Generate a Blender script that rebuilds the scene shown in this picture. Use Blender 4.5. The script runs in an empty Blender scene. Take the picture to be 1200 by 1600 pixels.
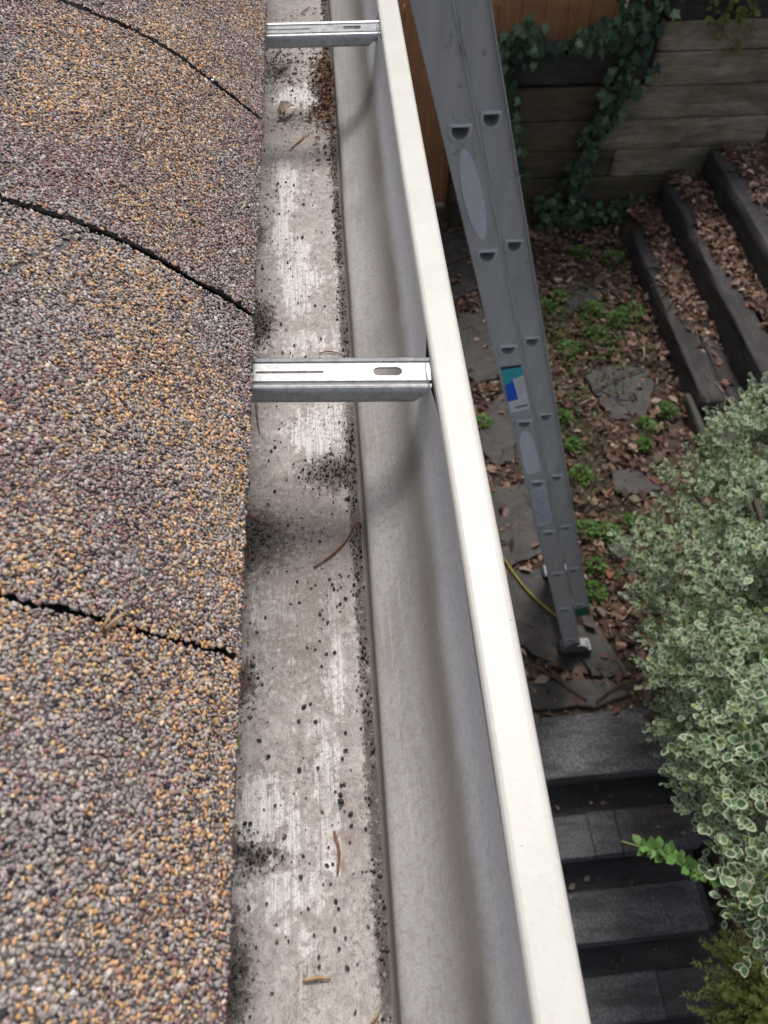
import bpy, bmesh, math, random
import numpy as np
from mathutils import Vector, Matrix

rng = np.random.default_rng(7)
random.seed(7)
S = bpy.context.scene
COL = S.collection
C = 3.29                      # height of the lens above the flagstone landing (ground is z = 0)

# ------------------------------------------------------------------ camera
cd = bpy.data.cameras.new('camera')
cam = bpy.data.objects.new('camera', cd)
COL.objects.link(cam)
right = Vector((0.99755, -0.05726, 0.04058))
fwd = Vector((0.04058, 0.58146, -0.81255))
right = (right - fwd * right.dot(fwd)).normalized()
up = right.cross(fwd)
cd.sensor_fit = 'VERTICAL'
cd.sensor_width = 27.0
cd.sensor_height = 36.0
cd.lens = 1220 / 1600 * 36
cd.clip_start = 0.01
cd.clip_end = 500
# gutter direction (+Y) and horizon derived orientation
_Y = Vector((-148 / 1220, -1703 / 1220, 1)).normalized()      # +Y in camera axes (x right, y down, z forward)
_X = Vector((1, 0, 0)); _X = (_X - _Y * _X.dot(_Y)).normalized()
_h = Vector((1, 0, 0))
_Z = _h.cross(_Y).normalized()
if _Z.y > 0: _Z = -_Z
_X = _Y.cross(_Z)
right = Vector((_X.x, _Y.x, _Z.x)); down = Vector((_X.y, _Y.y, _Z.y)); fwd = Vector((_X.z, _Y.z, _Z.z))
M = Matrix((( right.x, -down.x, -fwd.x, 0), (right.y, -down.y, -fwd.y, 0), (right.z, -down.z, -fwd.z, C), (0, 0, 0, 1)))
cam.matrix_world = M
cd.dof.use_dof = True
cd.dof.focus_distance = 0.47
cd.dof.aperture_fstop = 17.0
S.camera = cam

# ------------------------------------------------------------------ light
W = bpy.data.worlds.new('World'); S.world = W; W.use_nodes = True
wn = W.node_tree.nodes; wl = W.node_tree.links
SUN_EL, SUN_AZ = math.radians(61), math.radians(9)      # azimuth from +Y towards +X
sky = wn.new('ShaderNodeTexSky'); sky.sky_type = 'NISHITA'; sky.sun_disc = False
sky.sun_elevation = SUN_EL; sky.sun_rotation = SUN_AZ
sky.air_density = 1.0; sky.dust_density = 4.0; sky.ozone_density = 0.6
hs = wn.new('ShaderNodeHueSaturation'); hs.inputs['Saturation'].default_value = 0.45
wl.new(sky.outputs[0], hs.inputs['Color'])
wl.new(hs.outputs[0], wn['Background'].inputs[0])
wn['Background'].inputs[1].default_value = 0.12
sd = bpy.data.lights.new('sun', 'SUN'); sun = bpy.data.objects.new('sun', sd); COL.objects.link(sun)
sd.energy = 1.6; sd.angle = math.radians(17); sd.color = (1, 0.95, 0.88)
sdir = Vector((math.sin(SUN_AZ) * math.cos(SUN_EL), math.cos(SUN_AZ) * math.cos(SUN_EL), math.sin(SUN_EL)))
sun.rotation_euler = sdir.to_track_quat('Z', 'Y').to_euler()
sun.location = (2, 3, 8)
S.view_settings.view_transform = 'Standard'; S.view_settings.look = 'None'
S.view_settings.exposure = 0.33; S.view_settings.gamma = 1

# ------------------------------------------------------------------ helpers
def tag(o, label=None, cat=None, group=None, kind=None):
    if label: o['label'] = label
    if cat: o['category'] = cat
    if group: o['group'] = group
    if kind: o['kind'] = kind
    return o

def empty(name, loc, label=None, cat=None, group=None, rz=0):
    o = bpy.data.objects.new(name, None); COL.objects.link(o)
    o.location = loc; o.rotation_euler = (0, 0, rz); o.empty_display_size = .1
    return tag(o, label, cat, group)

def wloc(p):
    v = Vector((0, 0, 0))
    while p: v = v + p.location; p = p.parent
    return v

def mesh(name, v, f, mat, parent=None, col=None, smooth=False, mats=None, mi=None, local=False):
    """v (N,3) in world coordinates; f list of polygons or an (M,k) array; col (N,3) colour attribute"""
    me = bpy.data.meshes.new(name)
    v = np.asarray(v, dtype=np.float32)
    if parent is not None and not local:
        v = v - np.array(wloc(parent), dtype=np.float32)
    if isinstance(f, np.ndarray):
        k = f.shape[1]
        me.vertices.add(len(v)); me.vertices.foreach_set('co', v.ravel())
        me.loops.add(f.size); me.loops.foreach_set('vertex_index', f.astype(np.int32).ravel())
        me.polygons.add(len(f)); me.polygons.foreach_set('loop_start', np.arange(0, f.size, k, dtype=np.int32))
        me.polygons.foreach_set('loop_total', np.full(len(f), k, dtype=np.int32))
        me.update(calc_edges=True)
    else:
        me.from_pydata(v.tolist(), [], [list(map(int, q)) for q in f])
    if smooth:
        me.polygons.foreach_set('use_smooth', np.ones(len(me.polygons), dtype=bool))
    if col is not None:
        a = me.color_attributes.new('Col', 'FLOAT_COLOR', 'POINT')
        c4 = np.ones((len(v), 4), dtype=np.float32); c4[:, :3] = col
        a.data.foreach_set('color', c4.ravel())
    for m in (mats or [mat]): me.materials.append(m)
    if mi is not None: me.polygons.foreach_set('material_index', np.asarray(mi, dtype=np.int32))
    me.validate()
    o = bpy.data.objects.new(name, me); COL.objects.link(o)
    if parent is not None: o.parent = parent
    return o

class MB:
    def __init__(s): s.v = []; s.f = []
    def add(s, v, f):
        b = len(s.v); s.v += [tuple(p) for p in v]; s.f += [[i + b for i in q] for q in f]
    def box(s, x0, x1, y0, y1, z0, z1):
        v = [(x, y, z) for x in (x0, x1) for y in (y0, y1) for z in (z0, z1)]
        s.add(v, [(0, 1, 3, 2), (4, 6, 7, 5), (0, 4, 5, 1), (2, 3, 7, 6), (0, 2, 6, 4), (1, 5, 7, 3)])
    def tube(s, pts, r, n=8, cap=True):
        pts = [Vector(p) for p in pts]; rr = r if hasattr(r, '__len__') else [r] * len(pts)
        rings = []
        for i, p in enumerate(pts):
            t = (pts[min(i + 1, len(pts) - 1)] - pts[max(i - 1, 0)]).normalized()
            a = t.cross(Vector((0, 0, 1)) if abs(t.z) < .9 else Vector((1, 0, 0))).normalized(); b = t.cross(a)
            rings.append([p + (a * math.cos(2 * math.pi * k / n) + b * math.sin(2 * math.pi * k / n)) * rr[i] for k in range(n)])
        f = []
        for i in range(len(pts) - 1):
            for k in range(n): f.append((i * n + k, i * n + (k + 1) % n, (i + 1) * n + (k + 1) % n, (i + 1) * n + k))
        if cap: f += [list(range(n))[::-1], [(len(pts) - 1) * n + k for k in range(n)]]
        s.add([q for r_ in rings for q in r_], f)
    def build(s, name, mat, parent=None, smooth=False, **k):
        return mesh(name, s.v, s.f, mat, parent, smooth=smooth, **k)

def bevel(o, w, seg=2, ang=40):
    m = o.modifiers.new('bevel', 'BEVEL'); m.width = w; m.segments = seg; m.limit_method = 'ANGLE'; m.angle_limit = math.radians(ang)
    return o

def sweep(profile, ys, closed=False):
    """profile (n,2) of x,z swept along y stations"""
    n = len(profile); v = [(x, y, z) for y in ys for x, z in profile]; f = []
    for i in range(len(ys) - 1):
        for k in range(n if closed else n - 1):
            k2 = (k + 1) % n
            f.append((i * n + k, i * n + k2, (i + 1) * n + k2, (i + 1) * n + k))
    if closed:
        f += [tuple(range(n))[::-1], tuple((len(ys) - 1) * n + k for k in range(n))]
    return v, f

def plate(outer, holes, thick, mapf):
    """flat plate with holes: 2D outlines, thickness along the third coordinate, mapf(a,b,c) -> world"""
    bm = bmesh.new(); edges = []
    for lp in [outer] + holes:
        vs = [bm.verts.new((a, b, 0)) for a, b in lp]
        edges += [bm.edges.new((vs[i], vs[(i + 1) % len(vs)])) for i in range(len(vs))]
    bmesh.ops.triangle_fill(bm, use_beauty=True, use_dissolve=False, edges=edges)
    r = bmesh.ops.extrude_face_region(bm, geom=bm.faces[:])
    for g in r['geom']:
        if isinstance(g, bmesh.types.BMVert): g.co.z += thick
    bmesh.ops.recalc_face_normals(bm, faces=bm.faces[:])
    bm.verts.index_update()
    v = [mapf(*p.co) for p in bm.verts]; f = [[q.index for q in p.verts] for p in bm.faces]
    bm.free()
    return v, f

def spline(P, n):
    P = np.array(P, float); d = np.r_[0, np.cumsum(np.linalg.norm(np.diff(P, axis=0), axis=1))]
    t = np.linspace(0, d[-1], n)
    out = []
    for k in range(P.shape[1]):
        m = np.gradient(P[:, k], d)
        i = np.clip(np.searchsorted(d, t, 'right') - 1, 0, len(d) - 2); h = d[i + 1] - d[i]; s = (t - d[i]) / h
        out.append((2*s**3-3*s**2+1)*P[i, k] + (s**3-2*s**2+s)*h*m[i] + (-2*s**3+3*s**2)*P[i+1, k] + (s**3-s**2)*h*m[i+1])
    return np.stack(out, 1)

_lat = np.random.default_rng(3).random((64, 64))
def vnoise(x, y, sc, oct=3):
    x = np.asarray(x, float) * sc; y = np.asarray(y, float) * sc; r = 0; a = 1; tot = 0
    for o in range(oct):
        xi = np.floor(x).astype(int); yi = np.floor(y).astype(int); fx = x - xi; fy = y - yi
        fx = fx*fx*(3-2*fx); fy = fy*fy*(3-2*fy)
        g = lambda i, j: _lat[i % 64, j % 64]
        r = r + a * ((g(xi, yi)*(1-fx)+g(xi+1, yi)*fx)*(1-fy)+(g(xi, yi+1)*(1-fx)+g(xi+1, yi+1)*fx)*fy)
        tot += a; a *= .5; x = x*2+17.3; y = y*2+5.1
    return r / tot

def frames(d, nrm):
    """orthonormal frames: length axis d, normal close to nrm -> (N,3,3) columns side, length, normal"""
    d = d / np.linalg.norm(d, axis=1, keepdims=True)
    s = np.cross(d, nrm); s /= np.linalg.norm(s, axis=1, keepdims=True) + 1e-9
    n = np.cross(s, d)
    return np.stack([s, d, n], 2)

def scatter(tv, tf, pos, F, size):
    """copies of a template into one set of arrays"""
    tv = np.asarray(tv, float); N = len(pos); size = np.asarray(size, float)
    if size.ndim == 1: size = np.stack([size] * 3, 1)
    v = np.einsum('nij,nkj->nki', F, tv[None] * size[:, None]) + pos[:, None]
    f = np.asarray(tf)[None] + (np.arange(N) * len(tv))[:, None, None]
    return v.reshape(-1, 3), f.reshape(-1, f.shape[-1])

def rand_dirs(n):
    v = rng.normal(size=(n, 3)); return v / np.linalg.norm(v, axis=1, keepdims=True)

# ------------------------------------------------------------------ materials
class NT:
    def __init__(s, name):
        s.m = bpy.data.materials.new(name); s.m.use_nodes = True; s.t = s.m.node_tree
        s.n = s.t.nodes; s.b = s.n['Principled BSDF']; s.pos = s.n.new('ShaderNodeNewGeometry').outputs['Position']
    def set(s, **k):
        for a, b in k.items(): s.b.inputs[a.replace('_', ' ')].default_value = b
        return s
    def link(s, a, b): s.t.links.new(a, b)
    def map(s, sc, src=None):
        m = s.n.new('ShaderNodeMapping'); m.inputs['Scale'].default_value = sc; s.link(src or s.pos, m.inputs['Vector']); return m.outputs[0]
    def noise(s, sc, vec=None, detail=4, rough=.55, dist=0):
        n = s.n.new('ShaderNodeTexNoise'); n.inputs['Scale'].default_value = sc; n.inputs['Detail'].default_value = detail
        n.inputs['Roughness'].default_value = rough; n.inputs['Distortion'].default_value = dist
        s.link(vec or s.pos, n.inputs['Vector']); return n.outputs['Fac']
    def vor(s, sc, vec=None, out='Distance'):
        n = s.n.new('ShaderNodeTexVoronoi'); n.inputs['Scale'].default_value = sc; s.link(vec or s.pos, n.inputs['Vector']); return n.outputs[out]
    def ramp(s, fac, stops, interp='LINEAR'):
        n = s.n.new('ShaderNodeValToRGB'); n.color_ramp.interpolation = interp
        e = n.color_ramp.elements
        while len(e) < len(stops): e.new(.5)
        for q, (p, c) in zip(e, stops):
            q.position = p; c = c if hasattr(c, '__len__') else (c, c, c); q.color = (*c, 1)
        s.link(fac, n.inputs[0]); return n.outputs[0]
    def mix(s, fac, a, b, mode='MIX'):
        n = s.n.new('ShaderNodeMix'); n.data_type = 'RGBA'; n.blend_type = mode
        for sock, val in ((n.inputs[0], fac), (n.inputs[6], a), (n.inputs[7], b)):
            if hasattr(val, 'is_linked'): s.link(val, sock)
            elif sock == n.inputs[0]: sock.default_value = val
            else: sock.default_value = (*val, 1) if hasattr(val, '__len__') else (val, val, val, 1)
        return n.outputs[2]
    def math(s, op, a, b=0.):
        n = s.n.new('ShaderNodeMath'); n.operation = op
        for i, val in enumerate((a, b)):
            if hasattr(val, 'is_linked'): s.link(val, n.inputs[i])
            else: n.inputs[i].default_value = val
        return n.outputs[0]
    def attr(s, name='Col'):
        n = s.n.new('ShaderNodeAttribute'); n.attribute_name = name; return n
    def color(s, c):
        if hasattr(c, 'is_linked'): s.link(c, s.b.inputs['Base Color'])
        else: s.b.inputs['Base Color'].default_value = (*c, 1)
        return s
    def bump(s, h, strength=.3, dist=.01):
        n = s.n.new('ShaderNodeBump'); n.inputs['Strength'].default_value = strength; n.inputs['Distance'].default_value = dist
        s.link(h, n.inputs['Height']); s.link(n.outputs[0], s.b.inputs['Normal']); return s
    def rough(s, r):
        if hasattr(r, 'is_linked'): s.link(r, s.b.inputs['Roughness'])
        else: s.b.inputs['Roughness'].default_value = r
        return s

def plain(name, c, rough=.6, metal=0., vary=.12, sc=30, bump=0, bsc=200, bd=.002):
    t = NT(name); t.set(Roughness=rough, Metallic=metal)
    n = t.noise(sc)
    t.color(t.mix(t.ramp(n, [(.3, 0), (.7, 1)]), tuple(x*(1-vary) for x in c), tuple(min(1, x*(1+vary)) for x in c)))
    if bump: t.bump(t.noise(bsc), bump, bd)
    return t.m

def attr_mat(name, rough=.6, spec=.3, trans=0., bump=None):
    t = NT(name); a = t.attr(); t.color(a.outputs['Color']); t.rough(rough); t.set(Specular_IOR_Level=spec)
    if trans:
        tr = t.n.new('ShaderNodeBsdfTranslucent'); t.link(a.outputs['Color'], tr.inputs[0])
        mx = t.n.new('ShaderNodeMixShader'); mx.inputs[0].default_value = trans
        t.link(t.b.outputs[0], mx.inputs[1]); t.link(tr.outputs[0], mx.inputs[2])
        t.link(mx.outputs[0], t.n['Material Output'].inputs[0])
    if bump: t.bump(t.noise(bump[0]), bump[1], bump[2])
    return t.m

M_grain = attr_mat('roof_granules', .95, .15, bump=(2500, .3, .0003))
M_asphalt = plain('asphalt_black', (.018, .018, .02), .9, vary=.4, sc=900, bump=.6, bsc=700, bd=.001)
M_leaf = attr_mat('leaf_surface', .5, .35, .18)
M_dry = attr_mat('dry_leaf', .8, .2, .1)
M_grit = attr_mat('grit', .85, .25)

# shingle field beyond the close tabs
t = NT('shingle_field')
cr = t.vor(420, out='Color'); sp = t.n.new('ShaderNodeSeparateColor'); t.link(cr, sp.inputs[0])
base = t.ramp(sp.outputs[0], [(0, (.13, .085, .085)), (.3, (.2, .19, .195)), (.62, (.24, .23, .235)), (.78, (.42, .26, .13)), (.96, (.03, .03, .04))], 'CONSTANT')
d = t.vor(420)
t.color(t.mix(t.ramp(d, [(.25, 0), (.6, 1)]), base, (.02, .02, .02))).rough(.85).bump(t.math('SUBTRACT', 1., d), .8, .002)
M_field = t.m

# gutter inside: painted aluminium gone chalky, brushed streaks, dirt and painted hanger shade held in the attribute
t = NT('gutter_bottom_paint')
a = t.attr(); sp = t.n.new('ShaderNodeSeparateColor'); t.link(a.outputs['Color'], sp.inputs[0])
brush = t.noise(1, t.map((1500, 34, 300)), 4, .7)            # fine brush marks along the run
brush2 = t.noise(1, t.map((520, 14, 200)), 4, .65, .4)
mott = t.noise(130, None, 7, .72, .5); fine = t.noise(1100, None, 3, .75)
c = t.mix(t.ramp(mott, [(.34, 0), (.66, 1)]), (.335, .292, .272), (.56, .515, .49))
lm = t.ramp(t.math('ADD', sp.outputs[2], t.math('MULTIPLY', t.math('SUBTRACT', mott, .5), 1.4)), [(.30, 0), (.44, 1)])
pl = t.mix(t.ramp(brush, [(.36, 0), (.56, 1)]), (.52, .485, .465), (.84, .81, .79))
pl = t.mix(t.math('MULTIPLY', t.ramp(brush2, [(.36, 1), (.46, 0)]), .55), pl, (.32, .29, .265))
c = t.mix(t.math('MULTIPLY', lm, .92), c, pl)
c = t.mix(t.math('MULTIPLY', t.ramp(brush2, [(.60, 0), (.70, 1)]), .5), c, (.70, .67, .64))
fm = t.math('ADD', sp.outputs[1], t.math('MULTIPLY', t.math('SUBTRACT', t.noise(90, None, 6, .7), .5), 1.1))
c = t.mix(t.math('MULTIPLY', t.ramp(fm, [(.25, 0), (.8, 1)]), .8), c, (.22, .188, .168))  # brown film plus the hangers' soft shadows, both as colour
dm = t.math('ADD', sp.outputs[0], t.math('MULTIPLY', t.math('SUBTRACT', t.noise(330, None, 6, .78), .5), 2.6))
c = t.mix(t.ramp(dm, [(.30, 0), (.62, .8), (1.0, 1)]), c, (.085, .070, .062))
for scl, th_, am in ((420, .09, .8), (800, .13, .65)):
    near = t.ramp(t.noise(45 + scl * .03, None, 3, .6), [(.42, 0), (.6, 1)])
    c = t.mix(t.math('MULTIPLY', t.math('MULTIPLY', t.ramp(t.vor(scl), [(th_, 1), (th_ + .06, 0)]), near), am), c, (.07, .058, .052))
silt = t.noise(520, t.map((1, .7, 1)), 5, .8, .4)
c = t.mix(t.math('MULTIPLY', t.math('MULTIPLY', t.ramp(silt, [(.40, 1), (.49, 0)]), t.ramp(t.noise(38, None, 5, .65), [(.35, .15), (.6, 1)])), .75), c, (.15, .125, .11))
c = t.mix(t.math('MULTIPLY', t.ramp(silt, [(.56, 0), (.66, 1)]), .45), c, (.74, .71, .68))
c = t.mix(t.math('MULTIPLY', t.ramp(fine, [(.34, 1), (.48, 0)]), .35), c, (.16, .135, .12))
t.color(c).rough(t.ramp(mott, [(.3, .6), (.7, .8)])); t.set(Specular_IOR_Level=.3)
t.bump(t.math('ADD', t.math('MULTIPLY', fine, .7), brush), .35, .0006)
M_bottom = t.m

t = NT('gutter_inner_paint')
a = t.attr(); sp = t.n.new('ShaderNodeSeparateColor'); t.link(a.outputs['Color'], sp.inputs[0])
st = t.noise(1, t.map((600, 18, 600)), 5, .65); big = t.noise(20, t.map((1, .45, 1)), 6, .65, .8)
mott = t.noise(300, None, 6, .75, .3)
c = t.mix(t.ramp(big, [(.34, 0), (.66, 1)]), (.32, .305, .295), (.475, .458, .45))
c = t.mix(t.math('MULTIPLY', t.ramp(st, [(.52, 0), (.70, 1)]), .45), c, (.58, .56, .54))
c = t.mix(t.math('MULTIPLY', t.ramp(mott, [(.38, 1), (.52, 0)]), .40), c, (.20, .172, .15))
fm = t.math('ADD', sp.outputs[1], t.math('MULTIPLY', t.math('SUBTRACT', big, .5), .9))
c = t.mix(t.ramp(fm, [(.05, 0), (.95, .92)]), c, (.19, .168, .152))       # brown film lying in the trough of the ogee
c = t.mix(t.math('MULTIPLY', sp.outputs[2], .9), c, t.mix(t.ramp(mott, [(.35, 0), (.6, 1)]), (.50, .51, .54), (.62, .63, .665)))        # cleaner upper face, with bluish skylight put into its colour
c = t.mix(t.math('MULTIPLY', t.math('MULTIPLY', t.ramp(t.vor(260), [(.06, 1), (.12, 0)]), t.ramp(t.noise(30), [(.45, 0), (.6, 1)])), .7), c, (.09, .075, .065))
c = t.mix(t.math('MULTIPLY', t.ramp(t.noise(1300, None, 3, .75), [(.34, 1), (.5, 0)]), .4), c, (.15, .135, .125))
t.color(c).rough(t.ramp(big, [(.3, .42), (.7, .62)])); t.set(Specular_IOR_Level=.4)
t.bump(t.math('ADD', t.math('ADD', t.noise(700), st), t.math('MULTIPLY', big, 3.)), .22, .0007)
M_inner = t.m

t = NT('cream_paint')
n1 = t.noise(25, None, 6, .65); sp1 = t.ramp(t.vor(190), [(.06, 1), (.10, 0)])
sc = t.ramp(t.noise(1, t.map((200, 20, 200)), 4, .6), [(.55, 0), (.75, 1)])
c = t.mix(t.ramp(n1, [(.3, 0), (.7, 1)]), (.57, .555, .505), (.635, .622, .58))
c = t.mix(t.math('MULTIPLY', sc, .12), c, (.5, .46, .38))
keep = t.ramp(t.noise(40), [(.50, 0), (.58, 1)])
c = t.mix(t.math('MULTIPLY', t.ramp(t.noise(380, None, 5, .75), [(.36, 1), (.5, 0)]), .16), c, (.42, .37, .29))
c = t.mix(t.math('MULTIPLY', t.math('MULTIPLY', sp1, keep), .7), c, (.16, .12, .08))
t.color(c).rough(.42).bump(t.noise(600), .08, .0005)
M_cream = t.m
M_white = plain('house_white', (.72, .71, .67), .6, vary=.05)

t = NT('galvanised_steel')
c = t.mix(t.ramp(t.noise(420, None, 4, .7), [(.3, 0), (.7, 1)]), (.29, .295, .305), (.42, .428, .445))
sm = t.ramp(t.noise(120, None, 6, .7), [(.5, 0), (.68, 1)])
c = t.mix(t.math('MULTIPLY', sm, .55), c, (.2, .19, .18))
t.color(c).rough(t.ramp(t.noise(180), [(.3, .34), (.7, .52)])); t.set(Metallic=.75); t.bump(t.noise(500), .1, .0005)
M_galv = t.m

t = NT('ladder_aluminium')
c = t.mix(t.ramp(t.noise(1, t.map((30, 30, 3)), 5, .6), [(.3, 0), (.7, 1)]), (.47, .485, .52), (.60, .615, .65))
c = t.mix(t.math('MULTIPLY', t.ramp(t.noise(22, None, 6, .7, 1.), [(.60, 0), (.70, 1)]), .55), c, (.09, .09, .095))
t.color(c).rough(.55); t.set(Metallic=.25); t.bump(t.noise(1, t.map((400, 400, 8))), .06, .001)
M_alu = t.m
M_alu_end = plain('worn_zinc', (.16, .16, .17), .5, .4)
M_rim = plain('rung_rim', (.62, .63, .66), .5, .15)
M_rubber = plain('black_rubber', (.03, .03, .032), .8)
M_green = plain('green_plastic', (.02, .14, .09), .5)
M_stick = plain('sticker_grey', (.66, .70, .79), .6, vary=.06, sc=60)
M_stick2 = plain('sticker_worn', (.47, .52, .62), .6, vary=.3, sc=120)
M_blue = plain('print_blue', (.03, .14, .80), .45, vary=.05)
M_teal = plain('print_teal', (.05, .50, .60), .45, vary=.15)
M_navy = plain('print_navy', (.02, .04, .10), .45)
M_paper = plain('print_white', (.74, .77, .84), .5, vary=.04)
M_ink = plain('print_ink', (.10, .11, .15), .6)

def wood(name, a, b, dark, moss=None, axis=(3, 40, 40), bumpd=.004, moss_amt=.8):
    t = NT(name)
    g = t.noise(1, t.map(axis), 7, .65, .6); g2 = t.noise(1, t.map(tuple(q*4 for q in axis)), 4, .6)
    c = t.mix(t.ramp(g, [(.3, 0), (.7, 1)]), a, b)
    c = t.mix(t.math('MULTIPLY', t.ramp(g2, [(.3, 1), (.48, 0)]), .7), c, dark)
    c = t.mix(t.math('MULTIPLY', t.ramp(t.noise(3.1, None, 5, .65), [(.45, 0), (.68, 1)]), .6), c, dark)
    blot = t.noise(1, t.map((1.6, 1.6, 4.5)), 6, .7, .8)
    c = t.mix(t.math('MULTIPLY', t.ramp(blot, [(.36, 1), (.50, 0)]), .65), c, dark)
    if moss: c = t.mix(t.math('MULTIPLY', t.ramp(t.noise(5, None, 6, .7), [(.5, 0), (.68, 1)]), moss_amt), c, moss)
    t.color(c).rough(.85).bump(t.math('ADD', g, g2), .5, bumpd)
    return t.m
M_tim = wood('black_timber', (.030, .028, .029), (.085, .079, .078), (.011, .011, .012), None, (30, 3, 30))
M_step = wood('step_timber', (.042, .041, .044), (.085, .081, .086), (.022, .022, .024), None, (3, 30, 30))
M_mossy = wood('mossy_timber', (.05, .05, .04), (.09, .085, .07), (.02, .02, .018), (.07, .08, .03), (30, 3, 30))
M_brd_l = wood('board_brown', (.065, .05, .032), (.15, .118, .08), (.022, .017, .012), (.085, .083, .018), (2.2, 26, 26))
M_brd_r = wood('board_grey', (.20, .172, .128), (.43, .375, .295), (.07, .058, .043), (.17, .155, .035), (2.2, 26, 26), moss_amt=.7)
M_brd_t = wood('board_dark', (.03, .028, .027), (.075, .068, .065), (.012, .012, .012), None, (4, 40, 40))
M_fence = wood('fence_cedar', (.44, .205, .095), (.58, .29, .14), (.30, .14, .07), None, (30, 30, 2.5), .001)

t = NT('asphalt_cap')
oi = t.n.new('ShaderNodeObjectInfo')
c = t.mix(t.ramp(t.noise(170, None, 3, .8), [(.40, 0), (.66, 1)]), (.034, .034, .039), (.27, .265, .285))
c = t.mix(t.math('MULTIPLY', t.ramp(t.noise(1, t.map((4, 14, 4)), 5, .65), [(.40, 0), (.62, 1)]), .75), c, (.022, .021, .024))
c = t.mix(t.math('MULTIPLY', oi.outputs['Random'], .6), c, (.03, .029, .033))
t.color(c).rough(.75).bump(t.noise(300), .6, .004)
M_cap = t.m

t = NT('slate_flagstone')
c = t.mix(t.ramp(t.noise(13, None, 7, .7, .8), [(.36, 0), (.64, 1)]), (.018, .0165, .0165), (.064, .059, .057))
c = t.mix(t.math('MULTIPLY', t.ramp(t.noise(6, None, 6, .7), [(.52, 0), (.68, 1)]), .55), c, (.055, .048, .030))
c = t.mix(t.math('MULTIPLY', t.ramp(t.noise(140, None, 3, .7), [(.3, 1), (.46, 0)]), .5), c, (.012, .011, .011))
t.color(c).rough(.7).bump(t.noise(35, None, 8, .7), .5, .006)
M_slate = t.m

t = NT('soil')
c = t.mix(t.ramp(t.noise(14, None, 8, .7), [(.3, 0), (.7, 1)]), (.042, .031, .023), (.125, .092, .068))
c = t.mix(t.ramp(t.noise(3, None, 5, .6), [(.5, 0), (.65, .6)]), c, (.05, .042, .022))
t.color(c).rough(.95).bump(t.noise(60, None, 8, .75), .9, .02)
M_soil = t.m
M_bark = plain('bark', (.09, .065, .045), .9, vary=.3, sc=60)
M_needle = plain('pine_needle', (.22, .10, .055), .6, vary=.35, sc=200)
M_needle_pale = plain('pine_needle_pale', (.42, .27, .14), .6, vary=.25, sc=200)
M_needle_green = plain('pine_needle_green', (.16, .22, .06), .55, vary=.2, sc=200)
M_rope = plain('yellow_rope', (.26, .22, .04), .7, vary=.3, sc=60)

# ------------------------------------------------------------------ house: roof, fascia, soffit, wall
house = empty('house', (-1.5, 1.0, 0), 'house whose granule covered shingle roof ends at the metal gutter', 'house')
RX = [-6, -.5, -.25, -.155, -.136, -.118, -.096, -.077, -.062, -.0478]
RZ = [2.2, -.0575, -.166, -.210, -.2185, -.2275, -.2425, -.2595, -.2725, -.2865]
def roofz(x): return np.interp(x, RX, np.array(RZ)) + C
prof = spline([(x, z) for x, z in zip(RX[2:], RZ[2:])], 60)
ax = np.r_[0, np.cumsum(np.linalg.norm(np.diff(prof, axis=0), axis=1))]
def roofpt(s):            # s = distance up from the eave -> x, z
    s2 = ax[-1] - s
    return np.interp(s2, ax, prof[:, 0]), np.interp(s2, ax, prof[:, 1]) + C
SL = ax[-1]               # developed length of the close courses (about 0.24 m)
roof_m = MB()
pv = [(-3.2, float(roofz(-3.2))), (-.25, float(roofz(-.25)))]
v, f = sweep(pv, np.linspace(-3, 6, 10)); roof_m.add(v, f)                       # field of the roof
low = [(x, z + C) for x, z in prof[::6]] + [(-.0478, -.2865 + C)]
for y0, y1 in ((-3, -.07), (.962, 6)):
    v, f = sweep(low, np.linspace(y0, y1, 4)); roof_m.add(v, f)
roof = roof_m.build('roof', M_field, house)
und = MB(); v, f = sweep([(x - .001, z + C - .0062) for x, z in prof[::4]] + [(-.0505, -.2865 + C - .0062), (-.052, -.2865 + C - .009), (-.25, -.18 + C)], np.linspace(-3, 6, 4)); und.add(v, f)
und.build('underlay', M_asphalt, roof)

# icosahedron template for granules
ph = (1 + 5 ** .5) / 2
IV = np.array([(-1, ph, 0), (1, ph, 0), (-1, -ph, 0), (1, -ph, 0), (0, -1, ph), (0, 1, ph), (0, -1, -ph), (0, 1, -ph), (ph, 0, -1), (ph, 0, 1), (-ph, 0, -1), (-ph, 0, 1)]) / math.sqrt(1 + ph * ph)
IF = np.array([(0, 11, 5), (0, 5, 1), (0, 1, 7), (0, 7, 10), (0, 10, 11), (1, 5, 9), (5, 11, 4), (11, 10, 2), (10, 7, 6), (7, 1, 8), (3, 9, 4), (3, 4, 2), (3, 2, 6), (3, 6, 8), (3, 8, 9), (4, 9, 5), (2, 4, 11), (6, 2, 10), (8, 6, 7), (9, 8, 1)])
CV = np.array([(x, y, z) for x in (-1, 1) for y in (-1, 1) for z in (-1, 1)]) * .66
CF = np.array([(0, 1, 3), (0, 3, 2), (4, 6, 7), (4, 7, 5), (0, 4, 5), (0, 5, 1), (2, 3, 7), (2, 7, 6), (0, 2, 6), (0, 6, 4), (1, 5, 7), (1, 7, 3)])
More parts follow.
